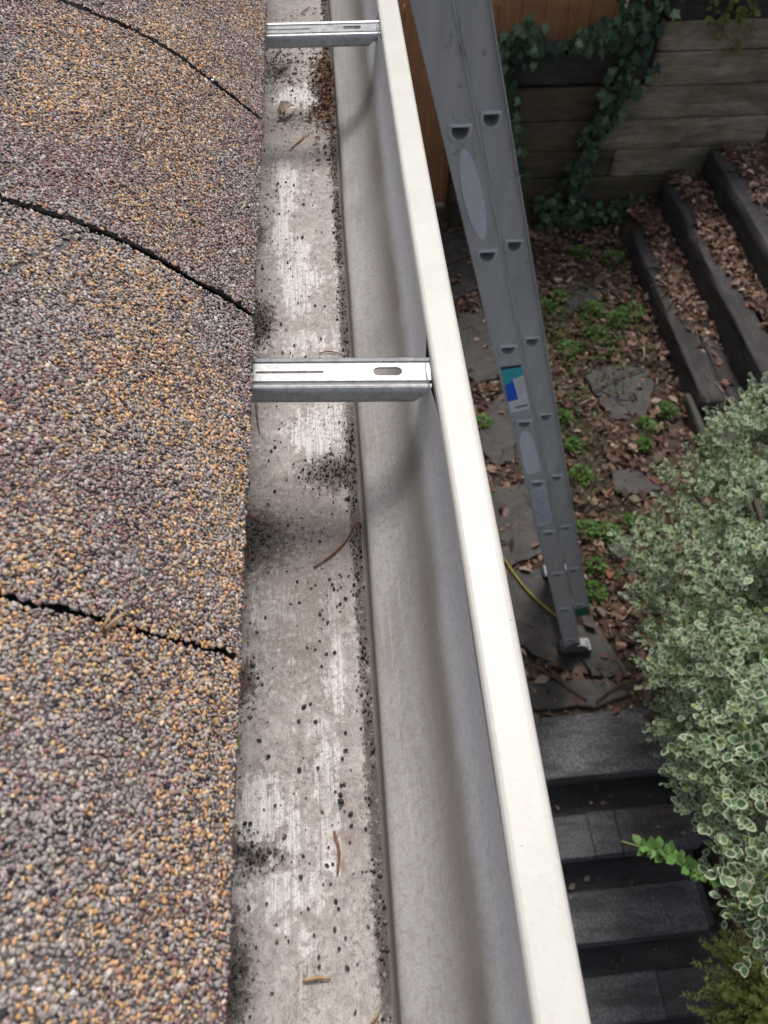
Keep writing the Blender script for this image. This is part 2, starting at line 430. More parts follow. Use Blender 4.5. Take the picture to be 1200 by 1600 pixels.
def chips(pos, rad, flat, col, nrm):
    """angular crushed-stone chips"""
    N = len(pos); a = rand_dirs(N); n = nrm + rng.normal(scale=.30, size=(N, 3))
    F = frames(np.cross(a, n), n)
    tv = CV[None] * rng.uniform(.55, 1.3, (N, 8, 1)) + rng.uniform(-.22, .22, (N, 8, 3))
    s = np.stack([rad * rng.uniform(.8, 1.1, N), rad * rng.uniform(.95, 1.5, N), rad * flat], 1)
    v = np.einsum('nij,nkj->nki', F, tv * s[:, None]) + pos[:, None]
    f = CF[None] + (np.arange(N) * 8)[:, None, None]
    return v.reshape(-1, 3), f.reshape(-1, 3), np.repeat(col, 8, 0)
def rocks(pos, rad, flat, col, jit=.22, nrm=None):
    """irregular stones: pos (N,3), rad (N,), colour (N,3)"""
    N = len(pos)
    a = rand_dirs(N)
    n = nrm + rng.normal(scale=.30, size=(N, 3)) if nrm is not None else rand_dirs(N)
    F = frames(np.cross(a, n), n)
    tv = IV[None] * (1 + rng.uniform(-jit, jit, (N, 12, 1)))
    s = np.stack([rad * rng.uniform(.8, 1.1, N), rad * rng.uniform(.95, 1.45, N), rad * flat], 1)
    v = np.einsum('nij,nkj->nki', F, tv * s[:, None]) + pos[:, None]
    f = IF[None] + (np.arange(N) * 12)[:, None, None]
    return v.reshape(-1, 3), f.reshape(-1, 3), np.repeat(col, 12, 0)

PAL = np.array([(.36, .325, .32), (.27, .25, .25), (.46, .42, .405), (.235, .155, .15), (.345, .225, .20), (.60, .40, .23), (.52, .32, .175), (.66, .52, .38), (.05, .045, .06), (.74, .71, .69)])
def grain_cols(s, y):
    N = len(s)
    tan = np.clip((vnoise(s + 3, y + 1, 16, 3) - .40) * 3.0 + np.clip((.15 - y) * 3.4, -.14, .42) + np.clip((.10 - s) * 1.6, -.15, .12), .06, 1)
    mar = np.clip((vnoise(s + 9, y + 4, 13, 3) - .34) * 3.2, .12, 1)
    w = np.stack([.27 + 0*tan, .17 + 0*tan, .11 + 0*tan, .27*mar, .18*mar, .23*tan, .13*tan, .09*tan, .03 + 0*tan, .004 + 0*tan], 1)
    w /= w.sum(1, keepdims=True); cw = w.cumsum(1)
    k = (rng.random((N, 1)) > cw).sum(1).clip(0, 9)
    return PAL[k] * np.array([1.10, 1.05, 1.01]) * rng.uniform(.80, 1.18, (N, 1)) * (1 + rng.normal(scale=.03, size=(N, 3)))

bounds = [-.07, .137, .342, .55, .757, .962]
gap = [.003, .0012, .0040, .0038, .004, .004]
tab_names = ['lowest roof shingle in the photo with coarse tan and grey granules', 'shingle crossed by a faint diagonal crease', 'shingle between the two black seams further up', 'far shingle at the top left of the roof', 'farthest shingle']
for i in range(5):
    y0 = bounds[i] + gap[i] * .5; y1 = bounds[i + 1] - gap[i + 1] * .5
    sp_ = .00128
    ns_, ny_ = int((SL + .0) / sp_), int((y1 - y0) / sp_)
    ss, yy = np.meshgrid(np.arange(ns_) * sp_, y0 + np.arange(ny_) * sp_, indexing='ij')
    ss = ss + (np.arange(ny_)[None] % 2) * sp_ * .5
    ss = (ss + rng.uniform(-.45, .45, ss.shape) * sp_).ravel(); yy = (yy + rng.uniform(-.45, .45, yy.shape) * sp_).ravel()
    # ragged seam edges
    e0 = y0 + (vnoise(ss, ss * 0 + i, 110, 3) - .5) * .0034 + rng.normal(scale=.0004, size=len(ss)); e1 = y1 + (vnoise(ss, ss * 0 + i + 7, 110, 3) - .5) * .0034 + rng.normal(scale=.0004, size=len(ss))
    k = (yy > e0) & (yy < e1) & (ss > (vnoise(yy, yy * 0 + i, 160, 3) - .62) * .0045)
    if i == 1:       # crease across the tab
        px_, pz_ = roofpt(ss); d1 = np.array([-.030, -.048]); L1 = np.linalg.norm(d1); d1 = d1 / L1
        r0 = np.stack([px_ + .116, yy - .340], 1); along = r0 @ d1; off = np.abs(r0 @ np.array([-d1[1], d1[0]]) + (vnoise(along, along*0, 90, 2) - .5) * .006)
        k &= ~((off < .0012) & (along > -.004) & (along < L1 * 1.8) & (rng.random(len(ss)) < .85))
    k &= rng.random(len(ss)) > .015
    ss, yy = ss[k], yy[k]
    px_, pz_ = roofpt(ss); px2, pz2 = roofpt(ss + .002)
    tx, tz = px2 - px_, pz2 - pz_; ln = np.hypot(tx, tz); nrm = np.stack([-tz / ln * -1, 0 * tx, tx / ln * -1], 1)
    rad = rng.uniform(.65, 1.4, len(ss)) * .00090
    lump = (vnoise(ss, yy, 60, 3) - .5) * .0013
    pos = np.stack([px_, yy, pz_], 1) + nrm * (rad * .12 + rng.uniform(-.0002, .0003, len(ss)) + lump)[:, None]
    gv, gf, gc = chips(pos, rad, .42, grain_cols(ss, yy), nrm)
    # sheet below the granules
    pts = [roofpt(q) for q in np.linspace(0, SL, 40)]
    topp = [(float(a), float(b) - .0004) for a, b in pts]
    ring = topp + [(topp[-1][0], topp[-1][1] - .004)] + [(float(a) - .0003, float(b) - .0044) for a, b in pts[::-1]][1:]
    sv, sf = sweep(ring, np.linspace(y0 + .0032, y1 - .0032, 12), True)
    nb = len(gv)
    sf_t = []
    for q in sf:
        q = [x + nb for x in q]
        sf_t += [(q[0], q[j], q[j + 1]) for j in range(1, len(q) - 1)]
    V = np.vstack([gv, np.array(sv)]); F_ = np.vstack([gf, np.array(sf_t)])
    cc = np.vstack([gc, np.tile([[.13, .118, .112]], (len(sv), 1))])
    o = mesh('shingle', V, F_, M_grain, roof, col=cc)
    o['label'] = tab_names[i]
b = MB(); b.box(-.094, -.0695, -3, 6, C - .50, C - .30); bevel(b.build('fascia_board', M_white, house), .003)
b = MB(); b.box(-.47, -.0945, -3, 6, C - .50, C - .485); b.build('soffit', M_white, house)
b = MB()
for k in range(14): b.add([(-.475, -3, k*.2), (-.475, 6, k*.2), (-.46, -3, k*.2), (-.46, 6, k*.2), (-.475, -3, k*.2+.199), (-.475, 6, k*.2+.199)], [(0, 1, 3, 2), (2, 3, 5, 4)])
b.build('wall', M_white, house)

# ------------------------------------------------------------------ gutter
gut = empty('rain_gutter', (0, .4, C - .385), 'grey metal rain gutter with a cream front lip and gritty bottom along the roof edge', 'gutter')
yfine = np.r_[np.linspace(-1.2, -.06, 12), np.linspace(-.05, 1.05, 700), np.linspace(1.1, 5, 16)]
# bottom
xb = np.linspace(-.068, .0050, 110)
X, Y = np.meshgrid(xb, yfine, indexing='ij')
Z = C - .385 + (vnoise(X, Y, 30, 2) - .5) * .0012
blob = lambda cx, cy, rx, ry, a: a * np.exp(-(((X - cx) / rx) ** 2 + ((Y - cy) / ry) ** 2))
dirt = (blob(-.010, .308, .020, .016, 1.0) + blob(-.056, .262, .013, .018, .85) + blob(-.057, .452, .012, .028, .85) + blob(-.053, .085, .014, .009, .8)
        + blob(-.061, .036, .010, .022, .8) + blob(-.030, .74, .03, .02, .65) + blob(-.002, .80, .012, .06, .8) + blob(-.047, .835, .018, .03, .7)
        + blob(-.045, .255, .04, .03, .45) + blob(-.030, .395, .05, .02, .3) + blob(-.060, .17, .008, .012, .7) + blob(-.060, .56, .010, .02, .5)
        + blob(-.066, .3, .006, 9, .35) + np.clip((X + .0030) / .0045, 0, 1) * .95 * (0.45 + 1.1 * vnoise(X, Y, 55, 3)))
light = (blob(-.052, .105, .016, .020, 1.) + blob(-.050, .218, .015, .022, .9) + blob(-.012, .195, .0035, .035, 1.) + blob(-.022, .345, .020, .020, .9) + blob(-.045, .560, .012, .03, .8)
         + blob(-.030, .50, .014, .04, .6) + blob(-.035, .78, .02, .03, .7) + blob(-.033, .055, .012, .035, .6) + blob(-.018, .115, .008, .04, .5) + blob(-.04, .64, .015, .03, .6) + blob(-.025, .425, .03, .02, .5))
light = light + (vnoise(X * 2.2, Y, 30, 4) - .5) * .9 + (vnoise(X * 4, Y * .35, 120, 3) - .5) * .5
film_shade = blob(-.03, .265, .06, .05, .75) + blob(-.03, .195, .03, .06, .5) + blob(-.02, .72, .06, .035, .6) + .55 * np.clip(vnoise(X, Y, 22, 4) - .35, 0, 1) + blob(-.01, .09, .02, .05, .35)  # mottled brown film, with each hanger's soft shadow band painted in
n0, n1 = X.shape
idx = np.arange(n0 * n1).reshape(n0, n1)
Fq = np.stack([idx[:-1, :-1], idx[1:, :-1], idx[1:, 1:], idx[:-1, 1:]], -1).reshape(-1, 4)
mesh('trough_bottom', np.stack([X, Y, Z], -1).reshape(-1, 3), Fq, M_bottom, gut, col=np.clip(np.stack([dirt, film_shade, light], -1), 0, 1).reshape(-1, 3), smooth=True)
# ogee front, inside
og = spline([(.0050, -.3850), (.0064, -.3842), (.0072, -.3790), (.0080, -.3735), (.0092, -.3708), (.0122, -.3690), (.0190, -.3650), (.0265, -.3585), (.0335, -.3495), (.0395, -.3380), (.0440, -.3250), (.0467, -.3100), (.0476, -.2960)], 46)
XO = np.repeat(og[:, :1], len(yfine), 1); ZO = np.repeat(og[:, 1:], len(yfine), 1); YO = np.repeat(yfine[None], len(og), 0)
dent = np.zeros_like(XO)
for yb in (.302, .712):   # the wall is drawn in slightly where each hanger grips it
    dent += np.exp(-((YO - yb) / .022) ** 2) * np.clip((ZO + .36) / .05, 0, 1)
XO = XO - dent * .0034 + (vnoise(YO, ZO, 9, 2) - .5) * .0012
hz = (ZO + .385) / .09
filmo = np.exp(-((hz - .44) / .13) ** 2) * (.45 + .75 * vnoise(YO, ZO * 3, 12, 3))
clean_skylit = np.clip((hz - .50 - (vnoise(YO, ZO, 25, 3) - .5) * .10) / .13, 0, 1)  # upper wall mask: less dirt, and sky-blue light painted on
filmo = np.where(hz < .13, .95, filmo)
n0, n1 = XO.shape; idx = np.arange(n0 * n1).reshape(n0, n1)
Fq = np.stack([idx[:-1, :-1], idx[1:, :-1], idx[1:, 1:], idx[:-1, 1:]], -1).reshape(-1, 4)
mesh('front_wall', np.stack([XO, YO, ZO + C], -1).reshape(-1, 3), Fq, M_inner, gut, col=np.clip(np.stack([0 * filmo, filmo, clean_skylit], -1), 0, 1).reshape(-1, 3), smooth=True)
b = MB(); v, f = sweep([(-.068, -.385 + C), (-.0682, -.29 + C)], [-1.2, 5]); b.add(v, f); b.build('back_wall', M_white, gut)
out = [(x + .0014, z - .0010 + C) for x, z in og[:-1]] + [(.0490, -.298 + C)]
b = MB(); v, f = sweep([(-.068, -.3865 + C)] + out, [-1.2, 5]); b.add(v, f); b.build('outer_face', M_cream, gut, smooth=True)
lp = [(.0470, -.3000), (.0472, -.2938), (.0480, -.2924), (.0495, -.2918), (.0620, -.2914), (.0638, -.2917), (.0650, -.2928), (.0655, -.2945), (.0656, -.3120), (.0640, -.3130), (.0630, -.3120), (.0628, -.3000)]
ylip = np.r_[-1.2, np.linspace(-.1, 1.1, 80), 2, 3, 4, 5]
b = MB(); v, f = sweep([(x, z + C) for x, z in lp], ylip, True)
v = [(x + .0006 * math.sin(y * 7 + 1), y, z + .0004 * math.sin(y * 11)) for x, y, z in v]
b.add(v, f); bevel(b.build('front_lip', M_cream, gut, smooth=False), .0005, 2, 30)

def obround(cx, cy, hx, hy, n=8):
    P = []
    for k in range(n + 1): a = -math.pi/2 + math.pi*k/n; P.append((cx + hx - hy + hy*math.cos(a), cy + hy*math.sin(a)))
    for k in range(n + 1): a = math.pi/2 + math.pi*k/n; P.append((cx - hx + hy + hy*math.cos(a), cy + hy*math.sin(a)))
    return P
def make_hanger(parent, y, rz):
    h = bpy.data.objects.new('gutter_hanger', None); COL.objects.link(h); h.parent = parent
    h.location = Vector((0, y, C - .2985)) - wloc(parent); h.rotation_euler = (0, 0, rz)
    th = .0010
    b = MB()
    v, f = plate([(-.067, -.0035), (.0468, -.0035), (.0468, .0105), (-.067, .0105)],
                 [obround(-.0295, .0030, .0185, .0009, 3), obround(.0235, .0034, .0078, .0032)], th, lambda a, c, d: (a, c, d - th))
    b.add(v, f)
    # rolled far edge and the rib and skirt of the near edge
    def strip(pr, x0, x1s):
        n = len(pr)
        vv = []; P = np.array(pr); T = np.gradient(P, axis=0); N = np.stack([-T[:, 1], T[:, 0]], 1); N /= np.linalg.norm(N, axis=1, keepdims=True)
        Q = np.vstack([P, (P - N * th * -1)[::-1]]); m = len(Q)
        x1 = np.r_[x1s, x1s[::-1]]
        vv = [(x0, a, c) for a, c in Q] + [(xx, a, c) for (a, c), xx in zip(Q, x1)]
        b.add(vv, [(k, (k+1) % m, m + (k+1) % m, m + k) for k in range(m)] + [tuple(range(m))[::-1], tuple(range(m, 2*m))])
    strip(spline([(.0105, -.0008), (.0116, .0006), (.0130, -.0004), (.0134, -.0040)], 8), -.067, np.full(8, .0468))
    pr = spline([(-.0035, -.0006), (-.0048, -.0012), (-.0060, .0002), (-.0085, .0008), (-.0105, -.0010), (-.0113, -.0038), (-.0114, -.0078), (-.0106, -.0090)], 16)
    x1 = np.interp(pr[:, 1], [-.0090, -.0065, -.0025, 0], [.0365, .0390, .0440, .0468])
    strip(pr, -.067, x1)
    mesh('strap', b.v, b.f, M_galv, h, local=True)
    b = MB(); b.box(.0405, .0466, -.0030, .0080, -.0090, -.0012); bevel(mesh('clip', b.v, b.f, M_galv, h, local=True), .001)
    b = MB(); b.tube([(-.0668, .002, -.0040), (-.058, .002, -.0040)], .0042, 6); mesh('screw', b.v, b.f, M_galv, h, local=True)
    return h
make_hanger(gut, .3045, -.062)
make_hanger(gut, .7155, -.012)

# ------------------------------------------------------------------ things lying in the gutter
ZB = C - .3846
N = 30000
gx = rng.uniform(-.066, .0045, N); gy = rng.uniform(-.02, 1.05, N)
def gb(cx, cy, rx, ry, a): return a * np.exp(-(((gx - cx) / rx) ** 2 + ((gy - cy) / ry) ** 2))
dens = (.016 + gb(-.006, .308, .018, .012, 1.) + gb(-.058, .260, .010, .014, .9) + gb(-.060, .452, .009, .022, .9) + gb(-.055, .085, .012, .007, .7) + gb(-.062, .036, .008, .02, .6)
        + np.clip((gx + .0040) / .006, 0, 1) * .65 * np.clip(vnoise(gx, gy, 45, 3) * 2.2 - .3, .1, 1) + gb(-.063, .17, .006, .02, .55) + gb(-.002, .80, .012, .06, .9) + gb(-.047, .84, .015, .03, .6) + gb(-.015, .235, .012, .02, .05)
        + gb(-.055, .62, .02, .08, .05) + np.clip((-.060 - gx) / .006, 0, 1) * .12)
k = rng.random(N) < dens
gx, gy = gx[k], gy[k]
r = np.where(rng.random(len(gx)) < .16, rng.uniform(.0007, .00115, len(gx)), rng.uniform(.00028, .0007, len(gx)))
cols = np.array([(.085, .07, .064), (.05, .045, .043), (.13, .085, .072), (.20, .18, .17), (.24, .15, .09)])[rng.choice(5, len(gx), p=[.42, .28, .14, .11, .05])] * rng.uniform(.7, 1.2, (len(gx), 1))
gv, gf, gc = rocks(np.stack([gx, gy, ZB + r * .5], 1), r, .75, cols)
tag(mesh('roof_grit', gv, gf, M_grit, None, col=gc), 'dark loose roof grit and soot crumbs scattered over the gutter bottom', 'grit', kind='stuff')
# larger pellets one can single out by eye, still beyond counting as a drift: small set of seeds
seeds = [(560,905),(515,905),(522,920),(545,900),(500,960),(540,935),(527,948),(415,965),(505,967),(512,973),(480,1012),(493,1015),(510,1022),(523,1020),(391,974),(402,988),(390,1060),(395,1040),(410,1070),(533,1253),(532,1242),(524,1237),(548,1272),(549,1290),(547,1316),(520,1350),(511,1352),(470,1370),(417,1412),(389,1418),(525,1408),(529,1420),(523,1452),(540,1465),(491,1461),(530,1482),(543,1512),(499,1510),(474,1337),(540,1172),(535,1185),(497,1200),(468,1203),(493,1128),(540,1145),(467,1127),(405,1157),(383,1287),(391,1287),(485,1100),(475,1105),(480,600),(500,560),(430,700),(420,720),(530,660),(425,350),(520,330),(475,320),(460,540)]
def onz_px(u, v, z):        # the floor point seen in the photograph, as a world position
    d_ = right * 0
    c_ = Vector(((u - 600) / 1220, (v - 800) / 1220, 1))
    d_ = Vector((_X.dot(c_), _Y.dot(c_), _Z.dot(c_)))
    return d_ * ((z - C) / d_.z)
pp = []; rr = []
for u, v_ in seeds:
    p_ = onz_px(u, v_, ZB); pp.append((p_.x, p_.y, ZB)); rr.append(random.uniform(.0007, .0013))
pp[19] = pp[19]; rr[19] = .0019
pp = np.array(pp); rr = np.array(rr); pp[:, 2] += rr * .6
for i_, (p_, r_) in enumerate(zip(pp, rr)):
    c_ = random.choice([(.075, .055, .05), (.055, .05, .048), (.11, .06, .05), (.10, .085, .078)])
    gv, gf, gc = rocks(p_[None], np.array([r_]), .8, np.array([c_]), jit=.14)
    tag(mesh('pellet', gv, gf, M_grit, None, col=gc, smooth=True), 'dark rounded pellet lying loose on the gutter bottom', 'pellet', 'dark pellets on the gutter bottom')

def needle(pts, r, mat, label, lift=.0006, name='pine_needle'):
    P = np.array([(x, y, ZB + r + lift * (1 if 0 < i < len(pts) - 1 else .3)) for i, (x, y) in enumerate(pts)])
    if len(P) == 2: P = np.array([P[0], P.mean(0) + [0.0008, 0.0006, lift], P[1]])
    Q = spline(P, 9); rad = [r * (.55 + .45 * math.sin(math.pi * min(1, .15 + k / 9))) for k in range(9)]
    b = MB(); b.tube(Q.tolist(), rad, 6)
    return tag(b.build(name, mat, None, smooth=True), label, 'pine needle', 'pine needles in the gutter')
needle([(-.0238, .2381), (-.0125, .2464), (-.0026, .2579), (.0017, .2682)], .0007, M_needle, 'long reddish brown needle slanting across the darker band, below the nearer hanger')
needle([(-.0168, .0929), (-.0148, .0837), (-.016, .0742)], .0007, M_needle, 'curved brown needle in the middle of the lower gutter bottom')
needle([(-.0318, .0335), (-.0204, .0334)], .0008, M_needle_pale, 'short straw coloured needle lying crosswise near the bottom of the photo')
needle([(-.0624, .2784), (-.0538, .2721), (-.0469, .2693)], .0006, M_needle, 'brown needle reaching out from the roof edge, just below the nearer hanger')
needle([(-.0600, .3746), (-.0590, .3581), (-.0570, .3422)], .0006, M_needle, 'red brown needle hugging the roof edge right under the nearer hanger')
needle([(-.0600, .185), (-.0620, .1723)], .0005, M_needle, 'short brown needle beside the roof edge, upper of two near the lowest seam')
needle([(-.0600, .174), (-.0630, .1618)], .0005, M_needle, 'short brown needle beside the roof edge, lower of two near the lowest seam')
needle([(-.0615, .1431), (-.0630, .1383), (-.0620, .1324)], .0006, M_needle_green, 'small green needle beside the roof edge')
needle([(-.0169, .4157), (-.0092, .4164), (-.0003, .4132)], .0005, M_needle, 'thin needle lying just behind the nearer hanger')
needle([(-.0377, .6813), (-.0212, .7074), (-.0152, .7126)], .0006, M_needle_pale, 'pale brown needle, longer of the crossed pair below the far hanger')
needle([(-.036, .6865), (-.0242, .7021)], .0006, M_needle_pale, 'pale brown needle, shorter of the crossed pair below the far hanger')
needle([(.0, .668), (-.0032, .6376)], .0006, M_needle_pale, 'straw coloured needle close to the gutter front, below the far hanger')
needle([(.0020, .2588), (.0035, .2679)], .0005, M_needle, 'short red needle against the front step of the gutter')
needle([(-.0615, .2567), (-.0612, .2434)], .0005, M_needle, 'short brown needle beside the roof edge in the dark dirt patch')
needle([(-.0635, .0564), (-.0564, .0546)], .0004, M_needle_pale, 'fine pale needle sticking out from the roof edge near the photo bottom')
needle([(-.0041, .0162), (-.0007, .0204)], .0006, M_needle_pale, 'tan needle at the very bottom of the photo by the gutter front')
needle([(-.0249, .9634), (-.0140, .9791)], .0006, M_needle, 'dark needle beyond the far hanger')
# dry needle pair caught on the lowest seam of the roof
for q, lab in (([(-.089, .133), (-.0865, .142)], 'pale dry needle caught in the lowest roof seam, left of two'), ([(-.0885, .1325), (-.0835, .1410)], 'pale dry needle caught in the lowest roof seam, right of two')):
    P = [(x, y, float(roofz(x)) + .0030) for x, y in q]; b = MB(); b.tube([P[0], ((P[0][0]+P[1][0])/2, (P[0][1]+P[1][1])/2, (P[0][2]+P[1][2])/2 + .001), P[1]], .0006, 6)
    tag(b.build('pine_needle', M_needle_pale, None, smooth=True), lab, 'pine needle', 'needles on the roof')

# dry leaf scraps: curled little blades
LT = np.array([(0, 0, 0), (0, .5, .04), (0, 1, -.02), (-.22, .18, .08), (-.34, .45, .16), (-.2, .75, .1), (.22, .18, .08), (.34, .45, .16), (.2, .75, .1), (0, .25, 0), (0, .75, .03)])
LF = np.array([(0, 9, 3), (3, 9, 4), (9, 1, 4), (4, 1, 5), (1, 10, 5), (5, 10, 2), (0, 6, 9), (6, 7, 9), (9, 7, 1), (7, 8, 1), (1, 8, 10), (8, 2, 10)])
def scraps(n, cx, cy, rx, ry, cols, s0, s1, name, label, zoff=.0):
    p = np.stack([cx + rng.normal(scale=rx, size=n), cy + rng.normal(scale=ry, size=n), np.full(n, ZB + .0008 + zoff)], 1); p[:, 0] = p[:, 0].clip(-.066, .0042); p[:, 2] += rng.uniform(0, .0035, n)
    a = rng.uniform(0, 2*math.pi, n); d_ = np.stack([np.cos(a), np.sin(a), rng.normal(scale=.25, size=n)], 1)
    F = frames(d_, np.array([[0, 0, 1.]]) + rng.normal(scale=.5, size=(n, 3)))
    v, f = scatter(LT, LF, p, F, np.stack([rng.uniform(s0, s1, n) * .7, rng.uniform(s0, s1, n), rng.uniform(s0, s1, n)], 1))
    c = np.array(cols)[rng.integers(len(cols), size=n)] * rng.uniform(.7, 1.2, (n, 1))
    return tag(mesh(name, v, f, M_dry, None, col=np.repeat(c, len(LT), 0)), label, 'leaf scraps', kind='stuff')
scraps(300, -.005, .785, .006, .055, [(.13, .05, .03), (.2, .09, .05), (.07, .04, .03), (.25, .15, .09)], .003, .008, 'plant_scraps', 'reddish brown plant scraps heaped along the gutter front near the far hanger')
scraps(150, -.040, .83, .018, .06, [(.1, .05, .03), (.06, .04, .03), (.2, .1, .06)], .002, .006, 'plant_scraps', 'loose brown plant scraps around and beyond the far hanger')
for q, lab in (((-.0500, .737, .026, .8), 'pale curled dry leaf below the far hanger, larger of two'), ((-.0420, .738, .014, 2.1), 'curled tan dry leaf beside the paler one below the far hanger')):
    F = frames(np.array([[math.cos(q[3]), math.sin(q[3]), .1]]), np.array([[.3, 0, 1.]]))
    v, f = scatter(LT * [.55, 1, 2.2], LF, np.array([[q[0], q[1], ZB + .002]]), F, np.array([q[2]]))
    tag(mesh('dry_leaf', v, f, M_dry, None, col=np.tile([[.44, .36, .29]], (len(v), 1))), lab, 'leaf')

# ------------------------------------------------------------------ extension ladder
nv = np.array([.9596, 0, .281]); lv = np.array([-.281, 0, .9596])
lad = empty('extension_ladder', (.978, 1.70, 0), 'grey aluminium extension ladder leaning against the gutter, worn stickers on its rail', 'ladder')
def lp_(n, s, d): return tuple(nv * n + lv * s + np.array([0, d, C]))
def Dshape(cn, cs, w, up_, dn, n=10):
    c = nv * cn + lv * cs
    P = [(-w, up_)] + [(-w * math.cos(math.pi * k / n), -dn * math.sin(math.pi * k / n) * 1.0 + .0) for k in range(n + 1)] + [(w, up_)]
    out = []
    for x, z in P[::1]:
        q = c + np.array([x, 0, z]); out.append((float(q @ nv), float(q @ lv)))
    return out
def rail(name, n0, n1, s0, s1, d, sign, centers, hole_w, fl_l, fl_r):
    """web plate with D holes, plus flanges; sign -1 = outside faces the camera"""
    b = MB()
    holes = [Dshape(cn, cs, hole_w, .010, .020) for cn, cs in centers]
    v, f = plate([(n0, s0), (n1, s0), (n1, s1), (n0, s1)], holes, .0022, lambda a, c, e: lp_(a, c, d + (e if sign < 0 else -e)))
    b.add(v, f)
    for (a0, a1, fo) in ((n0 - .0022, n0, fl_l), (n1, n1 + .0022, fl_r)):
        dd = sorted((d + sign * fo, d - sign * .026))
        vv = [lp_(a, s, e) for a in (a0, a1) for e in dd for s in (s0, s1)]
        b.add(vv, [(0, 1, 3, 2), (4, 6, 7, 5), (0, 4, 5, 1), (2, 3, 7, 6), (0, 2, 6, 4), (1, 5, 7, 3)])
    return b.build(name, M_alu, lad)
SB = [-.8554 - .305 * k for k in range(-5, 9) if -.8554 - .305 * k > -3.36]
SF = [-.851 - .305 * k for k in range(-7, 8) if -.851 - .305 * k > -3.0]
CB = [(.0165, s) for s in SB]; CF = [(.0805, s) for s in SF]
rail('base_rail', -.0170, .0502, -3.395, .85, 1.500, -1, CB, .0195, .003, .003)
rail('base_rail', -.0170, .0502, -3.395, .85, 1.900, 1, CB, .0195, .003, .003)
rail('fly_rail', .0585, .1130, -3.015, 1.5, 1.503, -1, CF, .0175, .002, .012)
rail('fly_rail', .0585, .1130, -3.015, 1.5, 1.897, 1, CF, .0175, .002, .012)
def rung(cn, cs, w, d0, d1):
    o_ = Dshape(cn, cs, w, .010, .020); i_ = Dshape(cn, cs, w - .0022, .0078, .0178); n = len(o_)
    big = Dshape(cn, cs, w + .0042, .0135, .0240)
    sec = [(o_, d0 + .004), (big, d0 + .0005), (big, d0 - .0035), (o_, d0 - .006), (i_, d0 - .0055), (i_, d1 + .0055), (o_, d1 + .006), (big, d1 + .0035), (big, d1 - .0005), (o_, d1 - .004)]
    sec.append((o_, d0 + .004))
    v = []; f = []
    for P, d in sec: v += [lp_(a, c, d) for a, c in P]
    for i in range(len(sec) - 1):
        for k in range(n): f.append((i*n+k, i*n+(k+1) % n, (i+1)*n+(k+1) % n, (i+1)*n+k))
    mi = []
    for i in range(len(sec) - 1): mi += [1 if i in (1, 2) else 0] * n
    return mesh('rung', v, f, None, lad, mats=[M_alu, M_rim], mi=mi)
for cn, cs in CB: rung(cn, cs, .0195, 1.500, 1.900)
for cn, cs in CF: rung(cn, cs, .0175, 1.503, 1.897)
def sticker(name, poly, mat, d=1.4988, t_=.0007, label=None, parent=lad):
    v, f = plate(poly, [], t_, lambda a, c, e: lp_(a, c, d - e)); o = mesh(name, v, f, mat, parent)
    if label: o['label'] = label
    return o
def ell(cn, cs, rn, rs, n=28, cut=None):
    return [(cn + rn * math.cos(2*math.pi*k/n), cs + rs * math.sin(2*math.pi*k/n)) for k in range(n)]
sticker('sticker', ell(.0150, -1.006, .0205, .112), M_stick, label='blank pale oval sticker')
st = sticker('sticker', [(-.0115, -1.5232), (.0421, -1.5331), (.0419, -1.7143), (-.0145, -1.7127)], M_paper, label='blue, teal and white printed sticker')
sticker('print', [(-.0115, -1.5232), (.0421, -1.5331), (.0420, -1.5420), (-.0117, -1.5335)], M_navy, 1.4980, .0003, parent=st)
sticker('print', [(-.0117, -1.5337), (.0162, -1.5385), (.0162, -1.575), (-.0125, -1.600)], M_teal, 1.4980, .0003, parent=st)
sticker('print', [(.0162, -1.5385), (.0420, -1.5422), (.0420, -1.574), (.0162, -1.580)], M_teal, 1.4980, .00025, parent=st)
sticker('print', [(-.0125, -1.600), (.0125, -1.580), (.0160, -1.664), (-.0135, -1.664)], M_blue, 1.4980, .0003, parent=st)
for k in range(6):
    x0 = .004 + k * .0058; sticker('print', [(x0, -1.690), (x0 + .0042, -1.6905), (x0 + .0042, -1.7000), (x0, -1.7000)], M_ink, 1.4980, .0003, parent=st)
for k in range(5):
    s_ = -1.592 - k * .012; sticker('print', [(.021, s_), (.038, s_ - .0008), (.038, s_ - .003), (.021, s_ - .0024)], M_stick2, 1.4980, .0003, parent=st)
g1 = [(-.0105, -1.860), (-.004, -1.826), (.008, -1.806), (.0185, -1.8043), (.028, -1.825), (.0335, -1.8496), (.036, -1.91), (.0315, -1.917), (.0365, -1.925), (.0384, -2.0148), (-.0111, -2.0197), (-.0115, -1.95)]
sticker('sticker', g1[::-1], M_stick, label='pale round topped sticker with a torn edge')
g2 = sticker('sticker', [(-.0079, -2.1034), (.0409, -2.0971), (.0373, -2.3168), (-.0132, -2.3298)], M_stick, label='rubbed grey rectangular sticker')
sticker('print', [(-.0050, -2.112), (.0375, -2.1065), (.0342, -2.306), (-.0098, -2.318)], M_stick2, 1.4980, .0003, parent=g2)
